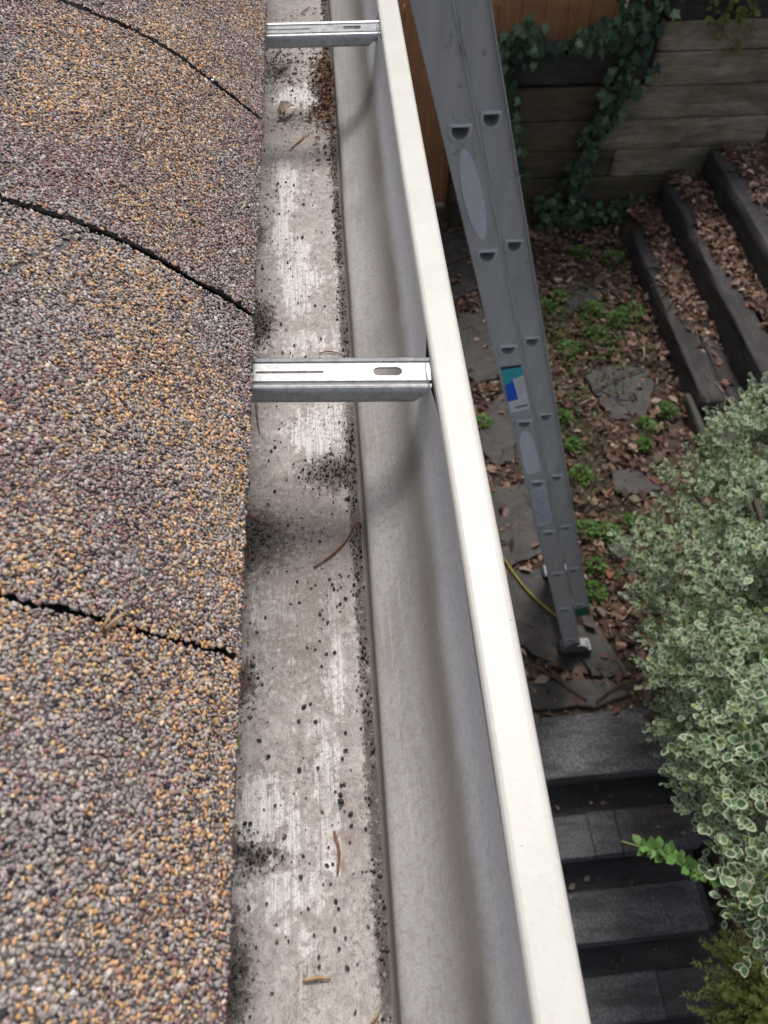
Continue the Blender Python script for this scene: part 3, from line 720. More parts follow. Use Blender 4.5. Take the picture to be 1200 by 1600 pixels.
# end caps and feet
for d0, d1 in ((1.488, 1.530), (1.870, 1.912)):
    b = MB(); vv = [lp_(n, s, d) for n in (.0535, .1165) for d in (d0, d1) for s in (-3.062, -3.016)]
    b.add(vv, [(0, 1, 3, 2), (4, 6, 7, 5), (0, 4, 5, 1), (2, 3, 7, 6), (0, 2, 6, 4), (1, 5, 7, 3)]); bevel(b.build('end_cap', M_green, lad), .003)
for d in (1.500, 1.900):
    ft = bpy.data.objects.new('foot', None); COL.objects.link(ft); ft.parent = lad; ft.location = Vector((.975, d + .012, .03)) - lad.location
    b = MB(); b.box(.905, 1.052, d - .022, d + .046, .026, .044); bevel(b.build('pad', M_rubber, ft), .006)
    b = MB(); b.box(.915, 1.045, d - .020, d + .044, .0445, .0490)
    v, f = plate([(.925, .049), (1.035, .049), (1.020, .082), (.992, .104), (.968, .104), (.940, .082)], [], .003, lambda a, c, e: (a, d - .016 - e, c)); b.add(v, f)
    b.box(1.034, 1.045, d - .020, d + .030, .049, .058)
    b.build('shoe', M_alu_end, ft)
    b = MB(); b.tube([(.980, d - .022, .082), (.980, d + .05, .082)], .007, 8); b.build('bolt', M_alu_end, ft)

# ------------------------------------------------------------------ ground
T1, T2, T3 = 1.965, 2.215, 2.465
def gh(x, y):
    x = np.asarray(x, float); y = np.asarray(y, float)
    h = np.where(y < .96, -.10 - (.96 - y) * .63, 0.)
    h = np.where((y < .98) & (x < 1.52), h - .32 * np.clip((1.52 - x) / .1, 0, 1), h)
    st = np.where(x > T3 + .03, .50, np.where(x > T2 + .03, .31, np.where(x > T1 + .03, .12, 0)))
    fade = np.clip((y - .6) / 1.4, 0, 1)
    h = h + st * fade
    h = np.where((y > 4.86) & (x > .80), .95, h)
    h = np.where((y < -3), -2.6, h)
    return h
xs = np.r_[-40, -15, -6, -3, -1.2, np.arange(-.5, 3.2, .035), 3.5, 5, 8, 15, 40]
ys = np.r_[-40, -12, -4.5, -3.2, -2.4, -1.6, np.arange(-1.0, 5.2, .035), 5.6, 7, 10, 18, 45]
Xg, Yg = np.meshgrid(xs, ys, indexing='ij')
Zg = gh(Xg, Yg) + (vnoise(Xg, Yg, 3.1, 4) - .5) * .05 - .012
n0, n1 = Xg.shape; idx = np.arange(n0 * n1).reshape(n0, n1)
Fq = np.stack([idx[:-1, :-1], idx[1:, :-1], idx[1:, 1:], idx[:-1, 1:]], -1).reshape(-1, 4)
tag(mesh('ground', np.stack([Xg, Yg, Zg], -1).reshape(-1, 3), Fq, M_soil, None, smooth=True), kind='structure')

# flagstones
flags = [
 ('big dark flagstone under the ladder foot, its front corner cracked away', [(.62, 1.92), (.92, 1.95), (1.08, 1.70), (1.22, 1.36), (1.08, 1.37), (.96, 1.40), (.85, 1.44), (.70, 1.58), (.58, 1.72)]),
 ('broad flagstone half under the cream lip, behind the ladder feet', [(.60, 2.48), (.97, 2.46), (1.02, 2.20), (.94, 2.03), (.77, 1.98), (.58, 2.04)]),
 ('narrow flagstone left of the ladder rail beside the printed sticker', [(.73, 2.94), (.92, 3.16), (.95, 2.85), (.89, 2.63), (.79, 2.60), (.72, 2.73)]),
 ('long grey flagstone left of the ladder, near the fence', [(.62, 3.81), (.92, 3.89), (.99, 3.5), (.95, 3.28), (.77, 3.22), (.62, 3.43)]),
 ('grey flagstone with a twig on it, right of the ladder', [(1.42, 3.24), (1.50, 3.30), (1.62, 3.33), (1.80, 3.27), (1.81, 3.14), (1.69, 2.90), (1.57, 2.88), (1.48, 2.90), (1.45, 3.05)]),
 ('small dark flagstone among weeds near the ivy', [(1.41, 4.03), (1.68, 4.03), (1.64, 3.86), (1.42, 3.81)]),
 ('dark wet flagstone at the top of the black steps', [(.62, 1.39), (1.12, 1.34), (1.19, 1.27), (1.01, 1.225), (.62, 1.24)]),
 ('small dark flagstone tucked beside the bush', [(1.26, 2.10), (1.44, 2.12), (1.41, 1.97), (1.27, 1.99)]),
 ('mossy brown flagstone left of the bush', [(1.40, 2.54), (1.58, 2.51), (1.64, 2.39), (1.52, 2.35), (1.38, 2.39)]),
 ('farthest flagstone at the foot of the orange fence', [(.60, 4.80), (.91, 4.60), (.89, 4.08), (.71, 3.96), (.60, 4.29)]),
]
for lab, poly in flags:
    P = []
    for i in range(len(poly)):
        a, b_ = np.array(poly[i]), np.array(poly[(i + 1) % len(poly)])
        for k in range(5):
            q = a + (b_ - a) * k / 5; P.append(tuple(q + rng.normal(scale=.006, size=2)))
    th = .045
    tilt = rng.normal(scale=.012, size=2); cx, cy = np.mean(P, 0)
    v, f = plate(P, [], th, lambda a, c, e: (a, c, -.028 + e + (a - cx) * tilt[0] + (c - cy) * tilt[1]))
    bevel(tag(mesh('flagstone', v, f, M_slate, None), lab, 'flagstone', 'flagstones on the landing'), .008, 2, 50)

# ------------------------------------------------------------------ leaf litter
def litter(n, xr, yr, zf, s0, s1, keep=None):
    x = rng.uniform(*xr, n); y = rng.uniform(*yr, n)
    if keep is not None: k = keep(x, y); x, y = x[k], y[k]
    n = len(x); z = zf(x, y) + rng.uniform(.0, .026, n)
    a = rng.uniform(0, 2*math.pi, n); d_ = np.stack([np.cos(a), np.sin(a), rng.normal(scale=.28, size=n)], 1)
    nr = np.array([[0, 0, 1.]]) + rng.normal(scale=.42, size=(n, 3))
    L = rng.uniform(s0, s1, n); wd = rng.uniform(.5, 1.1, n); straw = rng.random(n) < .34
    L = np.where(straw, L * 1.7, L); wd = np.where(straw, rng.uniform(.06, .16, n), wd)
    d_[straw, 2] *= .5
    F = frames(d_, nr)
    v, f = scatter(LT, LF, np.stack([x, y, z], 1), F, np.stack([L * wd, L, L * rng.uniform(-.4, 1.1, n)], 1))
    pal = np.array([(.18, .11, .08), (.115, .066, .048), (.26, .165, .125), (.36, .26, .20), (.065, .042, .033), (.17, .08, .052), (.23, .18, .125)])
    c = pal[rng.choice(7, n, p=[.24, .22, .16, .08, .16, .08, .06])] * rng.uniform(.6, 1.35, (n, 1)) * np.array([[1, 1.02, 1.06]])
    return v, f, np.repeat(c, len(LT), 0)
from math import hypot
def inside(x, y, poly):
    c = np.zeros(len(x), bool); j = len(poly) - 1
    for i in range(len(poly)):
        (xi, yi), (xj, yj) = poly[i], poly[j]
        c ^= ((yi > y) != (yj > y)) & (x < (xj - xi) * (y - yi) / (yj - yi + 1e-12) + xi); j = i
    return c
def keep_ground(x, y):
    k = np.ones(len(x), bool)
    for lab, p in flags: k &= ~(inside(x, y, p) & (rng.random(len(x)) > .13))
    bare = vnoise(x, y, 1.9, 3)
    k &= rng.random(len(x)) < np.clip((bare - .25) * 3, .25, 1)
    k &= ~((x < .55) & (rng.random(len(x)) < .6))
    return k
parts = [litter(11000, (.2, 1.97), (1.22, 4.76), lambda x, y: 0*x - .004, .028, .078, keep_ground),
         litter(14000, (.4, 1.97), (1.22, 4.6), lambda x, y: 0*x - .004, .010, .032, lambda x, y: keep_ground(x, y) | (rng.random(len(x)) < .10))]
off = 0; V = []; F_ = []; Cc = []
for v, f, c in parts: V.append(v); F_.append(f + off); Cc.append(c); off += len(v)
tag(mesh('leaf_litter', np.vstack(V), np.vstack(F_), M_dry, None, col=np.vstack(Cc)), 'brown fallen leaves covering the landing between the flagstones', 'fallen leaves', kind='stuff')
for (x0, x1, z, lab, ya) in ((2.06, 2.22, .15, 'brown leaf mulch on the lowest of the black timber steps', 3.75), (2.31, 2.47, .34, 'brown leaf mulch on the middle timber step', 2.7), (2.56, 3.1, .53, 'brown leaf mulch on the top timber step by the wall end', 2.0)):
    def kp(x, y, x0=x0, ya=ya): return ((x - x0) > (vnoise(y, y*0 + x0*7, 2.3, 3) - .5) * .16 + np.clip((4.0 - y) * .05, -.05, .05)) & (rng.random(len(x)) < np.clip((y - ya + .5) / .5, .05, 1))
    v, f, c = litter(4200, (x0 - .05, x1), (1.8, 4.75), lambda x, y, z=z: 0*x + z - .002, .022, .062, kp)
    tag(mesh('leaf_mulch', v, f, M_dry, None, col=c * 1.25), lab, 'fallen leaves', kind='stuff')
# twigs
for q, lab in (([(1.44, 3.10, .035), (1.60, 3.20, .045), (1.78, 3.26, .036)], 'pale thin twig lying across the grey flagstone'), ([(1.98, 3.62, .17), (2.06, 3.75, .18), (2.14, 3.86, .175)], 'thin twig lying on the lowest black timber'),
               ([(.62, 4.30, .03), (.80, 4.36, .04), (.95, 4.45, .03)], 'pale twig left of the ladder on the far flagstone'), ([(1.30, 4.40, .03), (1.42, 4.28, .045), (1.52, 4.18, .03)], 'pale twig among the leaves right of the ladder'),
               ([(.78, 1.44, .02), (.86, 1.37, .03), (.98, 1.26, .03)], 'dark twig on the leaves in front of the big flagstone'), ([(1.02, 1.25, .035), (1.10, 1.30, .04), (1.19, 1.33, .03)], 'dark forked twig at the landing edge')):
    b = MB(); b.tube(spline(q, 8).tolist(), .005, 6); tag(b.build('twig', M_bark, None, smooth=True), lab, 'twig')
b = MB(); b.tube(spline([(.55, 2.22, .035), (.66, 2.10, .040), (.723, 2.025, .036), (.761, 1.93, .036), (.831, 1.793, .036), (.925, 1.676, .036), (.985, 1.62, .036)], 30).tolist(), .0055, 8)
tag(b.build('rope', M_rope, None, smooth=True), 'thin yellow rope lying over the flagstones by the ladder feet', 'rope')

# weeds
OV = np.array([(0, 0, 0), (-.26, .3, .05), (.26, .3, .05), (0, .35, 0), (-.3, .62, .04), (.3, .62, .04), (0, 1, -.05)])
OF = np.array([(0, 3, 1), (0, 2, 3), (1, 3, 4), (3, 2, 5), (3, 6, 4), (3, 5, 6)])
def clump(x, y, z, r, n, base, label, name='weed', cat='weed', group='green weeds on the landing', size=.022):
    a = rng.uniform(0, 2*math.pi, n); rr = r * np.sqrt(rng.random(n)); hgt = (1 - (rr / r) ** 2) * r * .75
    p = np.stack([x + rr*np.cos(a), y + rr*np.sin(a), z + .008 + hgt * rng.uniform(.35, 1, n)], 1)
    b2 = a + rng.normal(scale=.8, size=n)
    d_ = np.stack([np.cos(b2), np.sin(b2), rng.uniform(.1, .9, n)], 1); F = frames(d_, np.array([[0, 0, 1.]]) + rng.normal(scale=.35, size=(n, 3)))
    v, f = scatter(OV, OF, p, F, rng.uniform(.6, 1.2, n) * size)
    c = np.array(base) * rng.uniform(.55, 1.35, (n, 1)) * np.array([1, 1, 1]) + rng.normal(scale=.004, size=(n, 3))
    vs = [v]; fs = [f]; cs = [np.repeat(c.clip(.003, 1), len(OV), 0)]
    # stems
    m = MB()
    for k in range(min(16, n)): m.tube([(x, y, z - .01), tuple((p[k] + [x, y, z + .01]) / 2), tuple(p[k])], .0012, 3, False)
    return v, f, np.repeat(c.clip(.003, 1), len(OV), 0), m
weeds = [(1.63, 4.39, .07, 'by the ivy foot, left of the black timbers'), (1.85, 4.31, .08, 'in the far corner between ivy and black timber'), (1.59, 3.81, .08, 'on the small dark flagstone'), (1.41, 3.95, .06, 'left of the small dark flagstone'), (1.72, 3.72, .07, 'right of the small dark flagstone'), (1.83, 3.76, .09, 'beside the middle of the lowest black timber'), (1.30, 3.86, .07, 'next to the ladder rail near the oval sticker level'), (1.57, 3.60, .06, 'in the grassy patch above the grey flagstone'), (1.37, 3.47, .07, 'near the ladder in the grassy patch'), (1.82, 2.94, .055, 'round tuft right of the grey flagstone'), (1.67, 2.83, .06, 'bright round tuft below the grey flagstone'), (1.23, 2.51, .06, 'beside the ladder, above the pair of small tufts'), (1.48, 2.14, .075, 'bright green tuft close to the bush'), (1.19, 2.16, .055, 'left of two near the lower ladder'), (1.29, 2.13, .06, 'right of two near the lower ladder'), (1.18, 1.94, .05, 'next to the lower end of the ladder rail'), (1.13, 1.80, .065, 'beside the green end cap of the ladder'), (1.22, 2.93, .05, 'beside the ladder below the printed sticker'), (.76, 2.92, .05, 'left of the ladder, half under the lip'), (1.24, 2.72, .045, 'small, right of the ladder at the round topped sticker'), (1.62, 2.70, .04, 'tiny, under the bright round tuft'), (1.42, 2.20, .035, 'small, left of the tuft by the bush')]
for x, y, r, lab in weeds:
    base = (.07, .16, .026) if rng.random() < .5 else (.095, .195, .038)
    v, f, c, m = clump(x, y, 0, r, int(60 + 1400 * r), base, lab)
    o = empty('weed', (x, y, 0), 'leafy green weed ' + lab, 'weed', 'green weeds on the landing')
    mesh('leaves', v, f, M_leaf, o, col=c); m.build('stems', M_needle_green, o)
# grass and moss film, blades past counting
n = 12500
x = rng.uniform(1.1, 1.95, n); y = rng.uniform(1.7, 4.5, n)
g = np.exp(-(((x - 1.45) / .28) ** 2 + ((y - 3.55) / .38) ** 2)) + .5 * np.exp(-(((x - 1.28) / .10) ** 2 + ((y - 2.7) / 1.0) ** 2)) + .25*np.exp(-(((x-1.75)/.15)**2+((y-4.1)/.4)**2))
k = (rng.random(n) < g * (vnoise(x, y, 7, 3) * 1.6 - .25)); x, y = x[k], y[k]; n = len(x)
a = rng.uniform(0, 2*math.pi, n); d_ = np.stack([np.cos(a), np.sin(a), rng.uniform(.2, 1.2, n)], 1)
v, f = scatter(OV * [.7, 1, 1], OF, np.stack([x, y, rng.uniform(.008, .034, n)], 1), frames(d_, np.array([[0, 0, 1.]]) + rng.normal(scale=.4, size=(n, 3))), rng.uniform(.018, .040, n))
c = np.array([(.066, .105, .03)]) * rng.uniform(.6, 1.4, (n, 1)) * np.array([[1, 1, 1]])
tag(mesh('grass', v, f, M_leaf, None, col=np.repeat(c, len(OV), 0)), 'sparse low green ground cover among the leaves right of the ladder', 'ground cover', kind='stuff')

# ------------------------------------------------------------------ black steps going down (bottom right)
def rough_beam(name, x0, x1, y0, y1, z0, z1, mat, parent=None, amp=.006, nseg=24, along='y', bev=.012):
    """timber with worn arrises: rounded rectangular section swept with a little wander"""
    lo, hi = (y0, y1) if along == 'y' else (x0, x1)
    w = (x1 - x0) if along == 'y' else (y1 - y0); h = z1 - z0; c0 = (x0 + x1) / 2 if along == 'y' else (y0 + y1) / 2; cz = (z0 + z1) / 2
    prof = []
    for sx, sz in ((1, 1), (-1, 1), (-1, -1), (1, -1)):
        for k in range(4):
            a = {(1, 1): 0, (-1, 1): 90, (-1, -1): 180, (1, -1): 270}[(sx, sz)] + k * 30
            prof.append((sx * (w/2 - bev) + bev * math.cos(math.radians(a)), sz * (h/2 - bev) + bev * math.sin(math.radians(a))))
    # add mid points on the faces
    P = []
    for i in range(len(prof)):
        a, b_ = prof[i], prof[(i + 1) % len(prof)]; P.append(a)
        if hypot(a[0]-b_[0], a[1]-b_[1]) > .03:
            for q in (.25, .5, .75): P.append((a[0]+(b_[0]-a[0])*q, a[1]+(b_[1]-a[1])*q))
    n = len(P); v = []; f = []; sd = random.random() * 50
    st = np.linspace(lo, hi, nseg + 1)
    for i, s in enumerate(st):
        e = .94 if i in (0, nseg) else 1
        for k, (a, b_) in enumerate(P):
            j = float(vnoise(s * 1.0 + sd, k * .37 + sd, 5, 3) - .5) * 2 * amp
            a2 = a * e + (j if abs(a) > w * .3 else 0) * (1 if a > 0 else -1); b2 = b_ * e + j * (1 if b_ > 0 else -.3)
            v.append((c0 + a2, s, cz + b2) if along == 'y' else (s, c0 + a2, cz + b2))
    for i in range(nseg):
        for k in range(n): f.append((i*n+k, i*n+(k+1) % n, (i+1)*n+(k+1) % n, (i+1)*n+k))
    f += [tuple(range(n))[::-1], tuple(nseg*n + k for k in range(n))]
    return mesh(name, v, f, mat, parent, smooth=True)

nos = [.945, .666, .367, .093, -.19]; back = [1.206, .838, .562, .263, -.02]
capsplit = [[(.15, 1.42)], [(.15, .93), (.931, 1.05), (1.051, 1.38)], [(.15, 1.385)], [(.15, 1.18), (1.181, 1.47)], [(.15, 1.5)]]
steplab = ['topmost black step, edging the flagstone landing', 'second black step, its tread covered in three patches', 'third black step with one long speckled tread cover', 'fourth black step at the bottom of the photo', 'lowest black step, mostly below the photo']
for i in range(5):
    z = -.18 * i
    st = empty('step', (1.0, nos[i], z - .18), steplab[i], 'step', 'black steps going down')
    xr = [1.50, 1.42, 1.42, 1.55, 1.6][i]
    y_in = back[i] + (.14 if i else .0)
    rough_beam('tread', .05, xr, nos[i] + .012, y_in, z - .165, z - .012, M_step, st, .004, 20, 'x', .014)
    for a, b_ in capsplit[i]:
        bb = MB(); bb.box(a, b_, nos[i] + rng.uniform(-.004, .004), back[i] + rng.uniform(-.006, .006), z - .014, z + rng.uniform(-.002, .004)); bevel(bb.build('tread_cover', M_cap, st), .006)
        bb = MB(); bb.box(a + .002, b_ - .002, nos[i] - .006, nos[i] + .006, z - .05, z - .016); bevel(bb.build('nosing', M_cap, st), .004)
    st.rotation_euler = (0, 0, .03)
# crumbs and leaves on the steps
def slitter(n, xr, yr, z, lab, cat='fallen leaves'):
    v, f, c = litter(n, xr, yr, lambda x, y: 0*x + z, .008, .028)
    tag(mesh('leaf_mulch', v, f, M_dry, None, col=c * 1.1), lab, cat, kind='stuff')
slitter(40, (1.22, 1.34), (.70, .82), -.185, 'patch of rusty leaves on the second black step')
slitter(30, (.75, 1.4), (.84, .93), -.19, 'thin line of leaf crumbs below the topmost black step')
slitter(26, (.75, 1.35), (.56, .64), -.37, 'few leaf crumbs below the second black step')
slitter(22, (.75, 1.4), (.27, .35), -.55, 'few leaf crumbs below the third black step')
for px, py, pz, lab in ((.90, .60, -.36, 'pale fallen leaf on the black riser below the second step, upper one'), (.83, .575, -.36, 'pale grey fallen leaf left of the other below the second step'), (1.44, .52, -.37, 'yellowish fallen leaf right of the third tread'), (1.47, .42, -.40, 'grey fallen leaf right of the third tread, below the yellowish one')):
    F = frames(np.array([[1, .6, .1]]), np.array([[0, -.3, 1.]]))
    v, f = scatter(LT, LF, np.array([[px, py, pz + .012]]), F, np.array([.036]))
    tag(mesh('fallen_leaf', v, f, M_dry, None, col=np.tile([[.26, .24, .17]], (len(v), 1))), lab, 'leaf')

# ------------------------------------------------------------------ timbers of the upper stair
tim = [('lowest long black timber, front one beside the landing', 1.965, 2.108, 2.86, 4.46, -.06, .15, M_tim), ('second black timber lying right behind the lowest one', 2.114, 2.212, 2.60, 4.30, -.05, .145, M_tim),
       ('middle black timber with a split grey edge', 2.215, 2.36, 1.9, 4.74, .10, .34, M_tim), ('uppermost black timber at the end of the board wall', 2.465, 2.61, 1.9, 4.74, .29, .53, M_tim),
       ('short grey timber half hidden by the bush', 1.985, 2.12, 1.5, 2.70, -.08, .12, M_mossy)]
for lab, x0, x1, y0, y1, z0, z1, m in tim:
    tag(rough_beam('timber', x0, x1, y0, y1, z0, z1, m, None, .009, 40, 'y', .018), lab, 'timber', 'black timbers of the upper stair')
tag(rough_beam('timber', 1.925, 1.96, 2.1, 3.0, -.08, .085, M_mossy, None, .004, 20, 'y', .008), 'low mossy green board against the front of the lowest timber', 'board')

# ------------------------------------------------------------------ board retaining wall
wall = empty('retaining_wall', (1.9, 4.85, 0), 'weathered retaining wall of wide horizontal boards, mossy brown at left and grey at right', 'wall')
rows = [(-.06, .135), (.141, .316), (.322, .506), (.512, .706), (.712, .914), (.92, 1.115), (1.121, 1.285), (1.291, 1.52)]
for i, (z0, z1) in enumerate(rows):
    if i < 5:
        xm = [1.72, 1.62, 1.86, 1.70, 1.78][i]
        rough_beam('board', .80, xm - .003, 4.800, 4.850, z0, z1, M_brd_l, wall, .003, 20, 'x', .006)
        rough_beam('board', xm + .003, 2.84, 4.795 - .002 * i, 4.845, z0, z1, M_brd_r if i > 1 else M_brd_l, wall, .003, 20, 'x', .006)
    else:
        rough_beam('board', 1.955, 2.88, 4.775, 4.835, z0, z1, M_brd_r if i < 7 else M_brd_t, wall, .003, 20, 'x', .006)
rough_beam('top_beam', .80, 1.952, 4.80, 4.93, .93, 1.145, M_brd_t, wall, .012, 24, 'x', .02)
rough_beam('post', 2.845, 2.96, 4.86, 4.97, -.1, 1.5, M_brd_t, wall, .004, 6, 'x', .01)
b = MB(); b.box(.82, 2.86, 4.935, 4.99, -.1, .92); b.box(1.93, 2.86, 4.86, 4.92, .93, 1.56); b.build('backing', M_brd_t, wall)
post = MB(); post.box(1.80, 1.93, 4.94, 5.02, .9, 2.4); bevel(tag(post.build('fence_post', M_brd_t), 'dark post between the orange fence and the grey boards', 'post'), .006)
fence = empty('wooden_fence', (.6, 5.05, 0), 'orange brown fence of smooth upright boards behind the ivy', 'fence')
x = -1.2
while x < 1.79:
    w = min(.14, 1.795 - x); b = MB(); b.box(x, x + w - .004, 5.04 + rng.uniform(-.002, .002), 5.06, .02 if x < .78 else .96, 2.3); bevel(b.build('board', M_fence, fence), .002); x += .14
b = MB(); b.box(-1.2, 1.79, 5.062, 5.10, 1.2, 1.29); b.box(-1.2, 1.79, 5.062, 5.10, 2.0, 2.09); b.build('rail', M_fence, fence)

# ------------------------------------------------------------------ ivy
def leafshape(pts):
    P = [(0, .28, .0)] + pts; n = len(pts)
    return np.array(P), np.array([(0, 1 + k, 1 + (k + 1) % n) for k in range(n)])
half = [(0, 0, .02), (.22, -.08, .0), (.42, .05, -.04), (.30, .24, .03), (.52, .48, -.05), (.24, .55, .03), (0, 1, -.06)]
IVV, IVF = leafshape(half + [(-a, b_, c_) for a, b_, c_ in half[-2:0:-1]])
def ivy(label, path, width, n, group='ivy on the board wall'):
    P = spline([(x, 4.77, z) for x, z in path], 80)
    root = empty('climbing_ivy', (float(P[-1, 0]), 4.78, float(P[-1, 2])), label, 'ivy', group)
    b = MB(); Q = P.copy(); Q[:, 0] += np.sin(np.arange(80) * .45) * .012; b.tube(Q.tolist(), .006, 5); b.tube((Q + [.03, -.004, .01]).tolist(), .004, 5); b.build('stem', M_bark, root)
    k = rng.integers(80, size=n); w = np.interp(k, np.linspace(0, 79, len(width)), width)
    p = P[k] + np.stack([rng.normal(size=n) * w, -rng.uniform(.0, .09, n) * (w / .1 + .4), rng.normal(size=n) * w * .7], 1)
    d_ = np.stack([rng.normal(scale=.6, size=n), -rng.uniform(.1, .6, n), -rng.uniform(.3, 1, n)], 1)
    nr = np.stack([rng.normal(scale=.45, size=n), np.full(n, -1.), rng.uniform(.2, 1.1, n)], 1)
    s = rng.uniform(.035, .075, n)
    v, f = scatter(IVV, IVF, p, frames(d_, nr), s)
    base = np.array([(.022, .058, .034), (.038, .088, .052), (.012, .034, .022), (.11, .175, .125)])[rng.choice(4, n, p=[.35, .28, .19, .18])] * rng.uniform(.7, 1.2, (n, 1))
    c = np.repeat(base, len(IVV), 0).reshape(n, len(IVV), 3); c[:, 0] *= 1.5; c[:, :, 2] *= .72
    mesh('foliage', v, f, M_leaf, root, col=c.reshape(-1, 3))
ivy('long ivy strand hanging down the middle of the board wall to the ground', [(1.80, 1.42), (1.76, 1.22), (1.79, 1.05), (1.77, .92), (1.71, .73), (1.66, .56), (1.63, .39), (1.60, .2), (1.60, .08)], [.09, .08, .06, .045, .035, .035, .05, .07], 300)
ivy('dark thin ivy strand just right of the ladder', [(1.02, 1.16), (1.06, .98), (1.11, .78), (1.16, .56), (1.24, .3)], [.07, .05, .045, .035, .02], 130)
ivy('ivy mound spilling over the wall top below the orange fence', [(1.02, 1.20), (1.17, 1.26), (1.30, 1.18), (1.45, 1.20), (1.60, 1.26), (1.74, 1.30), (1.84, 1.36)], [.05, .075, .025, .025, .05, .08, .06], 210)
ivy('ivy spreading along the ground at the wall foot', [(1.45, .16), (1.58, .10), (1.70, .08), (1.83, .06), (1.98, .12), (2.08, .18)], [.07, .08, .07, .05, .04], 240)
# yellow-green shoots hanging over the grey boards at the top right
root = empty('hanging_shoots', (2.5, 4.76, 1.5), 'yellow green leafy shoots hanging over the grey board wall top', 'plant')
V = []; F_ = []; off = 0; m = MB()
for x0, z1 in ((2.28, 1.22), (2.38, 1.14), (2.45, 1.22), (2.20, 1.30)):
    P = spline([(x0 - .04, 4.80, 1.53), (x0 - .01, 4.74, 1.50), (x0, 4.735, (1.5 + z1) / 2), (x0 + .02, 4.74, z1)], 14); m.tube(P.tolist(), .003, 5)
    n = 34; k = rng.integers(14, size=n); d_ = np.stack([rng.normal(scale=.8, size=n), -rng.uniform(.1, .6, n), -rng.uniform(.1, .9, n)], 1)
    v, f = scatter(OV, OF, P[k] + rng.normal(scale=.012, size=(n, 3)) * [1, .3, 1], frames(d_, np.array([[0, -1, .6]]) + rng.normal(scale=.3, size=(n, 3))), rng.uniform(.025, .05, n)); V.append(v); F_.append(f + off); off += len(v)
V = np.vstack(V); mesh('foliage', V, np.vstack(F_), M_leaf, root, col=np.repeat(np.array([[.13, .15, .025]]) * rng.uniform(.6, 1.2, (len(V)//7, 1)), 7, 0)); m.build('stem', M_bark, root)

# ------------------------------------------------------------------ variegated bush
half = [(0, 0), (.20, .10), (.36, .34), (.36, .60), (.20, .86), (0, 1)]
ring = half + [(-a, b_) for a, b_ in half[-2:0:-1]]
n_r = len(ring)
cup = lambda x, y: .16 * abs(x) - .16 * (y - .4) ** 2
EV = [(a, b_, cup(a, b_)) for a, b_ in ring]
inn = [(a * .76, .49 + (b_ - .5) * .82) for a, b_ in ring]
EV += [(a, b_, cup(a, b_)) for a, b_ in inn]          # rim inner edge (cream)
EV += [(a, b_, cup(a, b_)) for a, b_ in inn]          # green edge
EV += [(0, .5, cup(0, .5) - .02)]
EF = []
for k in range(n_r):
    k2 = (k + 1) % n_r
    EF += [(k, k2, n_r + k2), (k, n_r + k2, n_r + k), (2*n_r + k, 2*n_r + k2, 3*n_r)]
EV = np.array(EV); EF = np.array(EF)
bush = empty('variegated_bush', (1.75, 1.0, 0), 'big bush of small green leaves with creamy white margins beside the steps', 'bush')
cl = [(1.60, 1.98, 1.04, .11), (1.46, 1.90, .96, .11), (1.51, 1.78, 1.07, .17), (1.30, 1.78, .81, .12), (1.33, 1.57, .97, .17), (1.34, 1.39, 1.15, .19), (1.12, 1.63, .64, .10), (1.13, 1.40, .91, .14), (1.15, 1.16, 1.10, .18), (1.16, 1.01, 1.30, .19),
      (1.09, 1.31, .71, .12), (1.03, 1.03, .76, .12), (.99, .91, 1.10, .14), (1.0, .76, 1.30, .15), (.98, .75, .93, .12), (.91, .57, 1.28, .12), (.91, .53, 1.50, .13), (.89, .49, 1.16, .10), (.83, .37, 1.44, .09), (.79, .24, 1.53, .06), (.84, .30, 1.39, .08), (.775, .165, 1.535, .045)]
cen = []; rad_ = []
for x, y, z, r in cl: cen.append((x + r * .80, y + r * .45, z - r * .55)); rad_.append(r)
for x, y, z, r in ((1.75, 1.75, .85, .30), (1.7, 1.35, .75, .32), (1.55, 1.0, .95, .32), (1.40, .70, 1.05, .30), (1.30, .45, 1.15, .26), (1.75, 1.0, .5, .35), (1.5, .6, .55, .30), (1.45, 1.5, .40, .22), (1.40, 1.15, .35, .22), (1.30, .85, .55, .22)): cen.append((x, y, z)); rad_.append(r)
cen = np.array(cen); rad_ = np.array(rad_)
sp_pos = []; sp_dir = []; sp_len = []
for i in range(len(cen)):
    ns = int(3900 * rad_[i] ** 2) + 12
    d_ = rand_dirs(ns); p = cen[i] + d_ * rad_[i] * np.array([1, 1, 1]) * rng.uniform(.72, 1.0, (ns, 1))
    dist = (np.linalg.norm(p[:, None] - cen[None], axis=2) / rad_[None]); dist[:, i] = 9
    k = (dist.min(1) > .70) & (vnoise(p[:, 0] + p[:, 2], p[:, 1] + p[:, 2] * .6, 9, 2) > .30) & (p[:, 2] > -.35)
    p, d_ = p[k], d_[k]
    dd = d_ * .75 + np.array([-.1, -.1, .65]) + rng.normal(scale=.28, size=p.shape)
    sp_pos.append(p); sp_dir.append(dd / np.linalg.norm(dd, axis=1, keepdims=True)); sp_len.append(rng.uniform(.03, .115, len(p)))
sp_pos = np.vstack(sp_pos); sp_dir = np.vstack(sp_dir); sp_len = np.concatenate(sp_len)
def add_sprig(p, d_, L):
    global sp_pos, sp_dir, sp_len
    sp_pos = np.vstack([sp_pos, p]); sp_dir = np.vstack([sp_dir, np.array(d_) / np.linalg.norm(d_)]); sp_len = np.append(sp_len, L)
def px3(u, v_, Zd):
    c_ = Vector(((u - 600) / 1220, (v_ - 800) / 1220, 1)); return Vector((_X.dot(c_) * Zd, _Y.dot(c_) * Zd, _Z.dot(c_) * Zd + C))
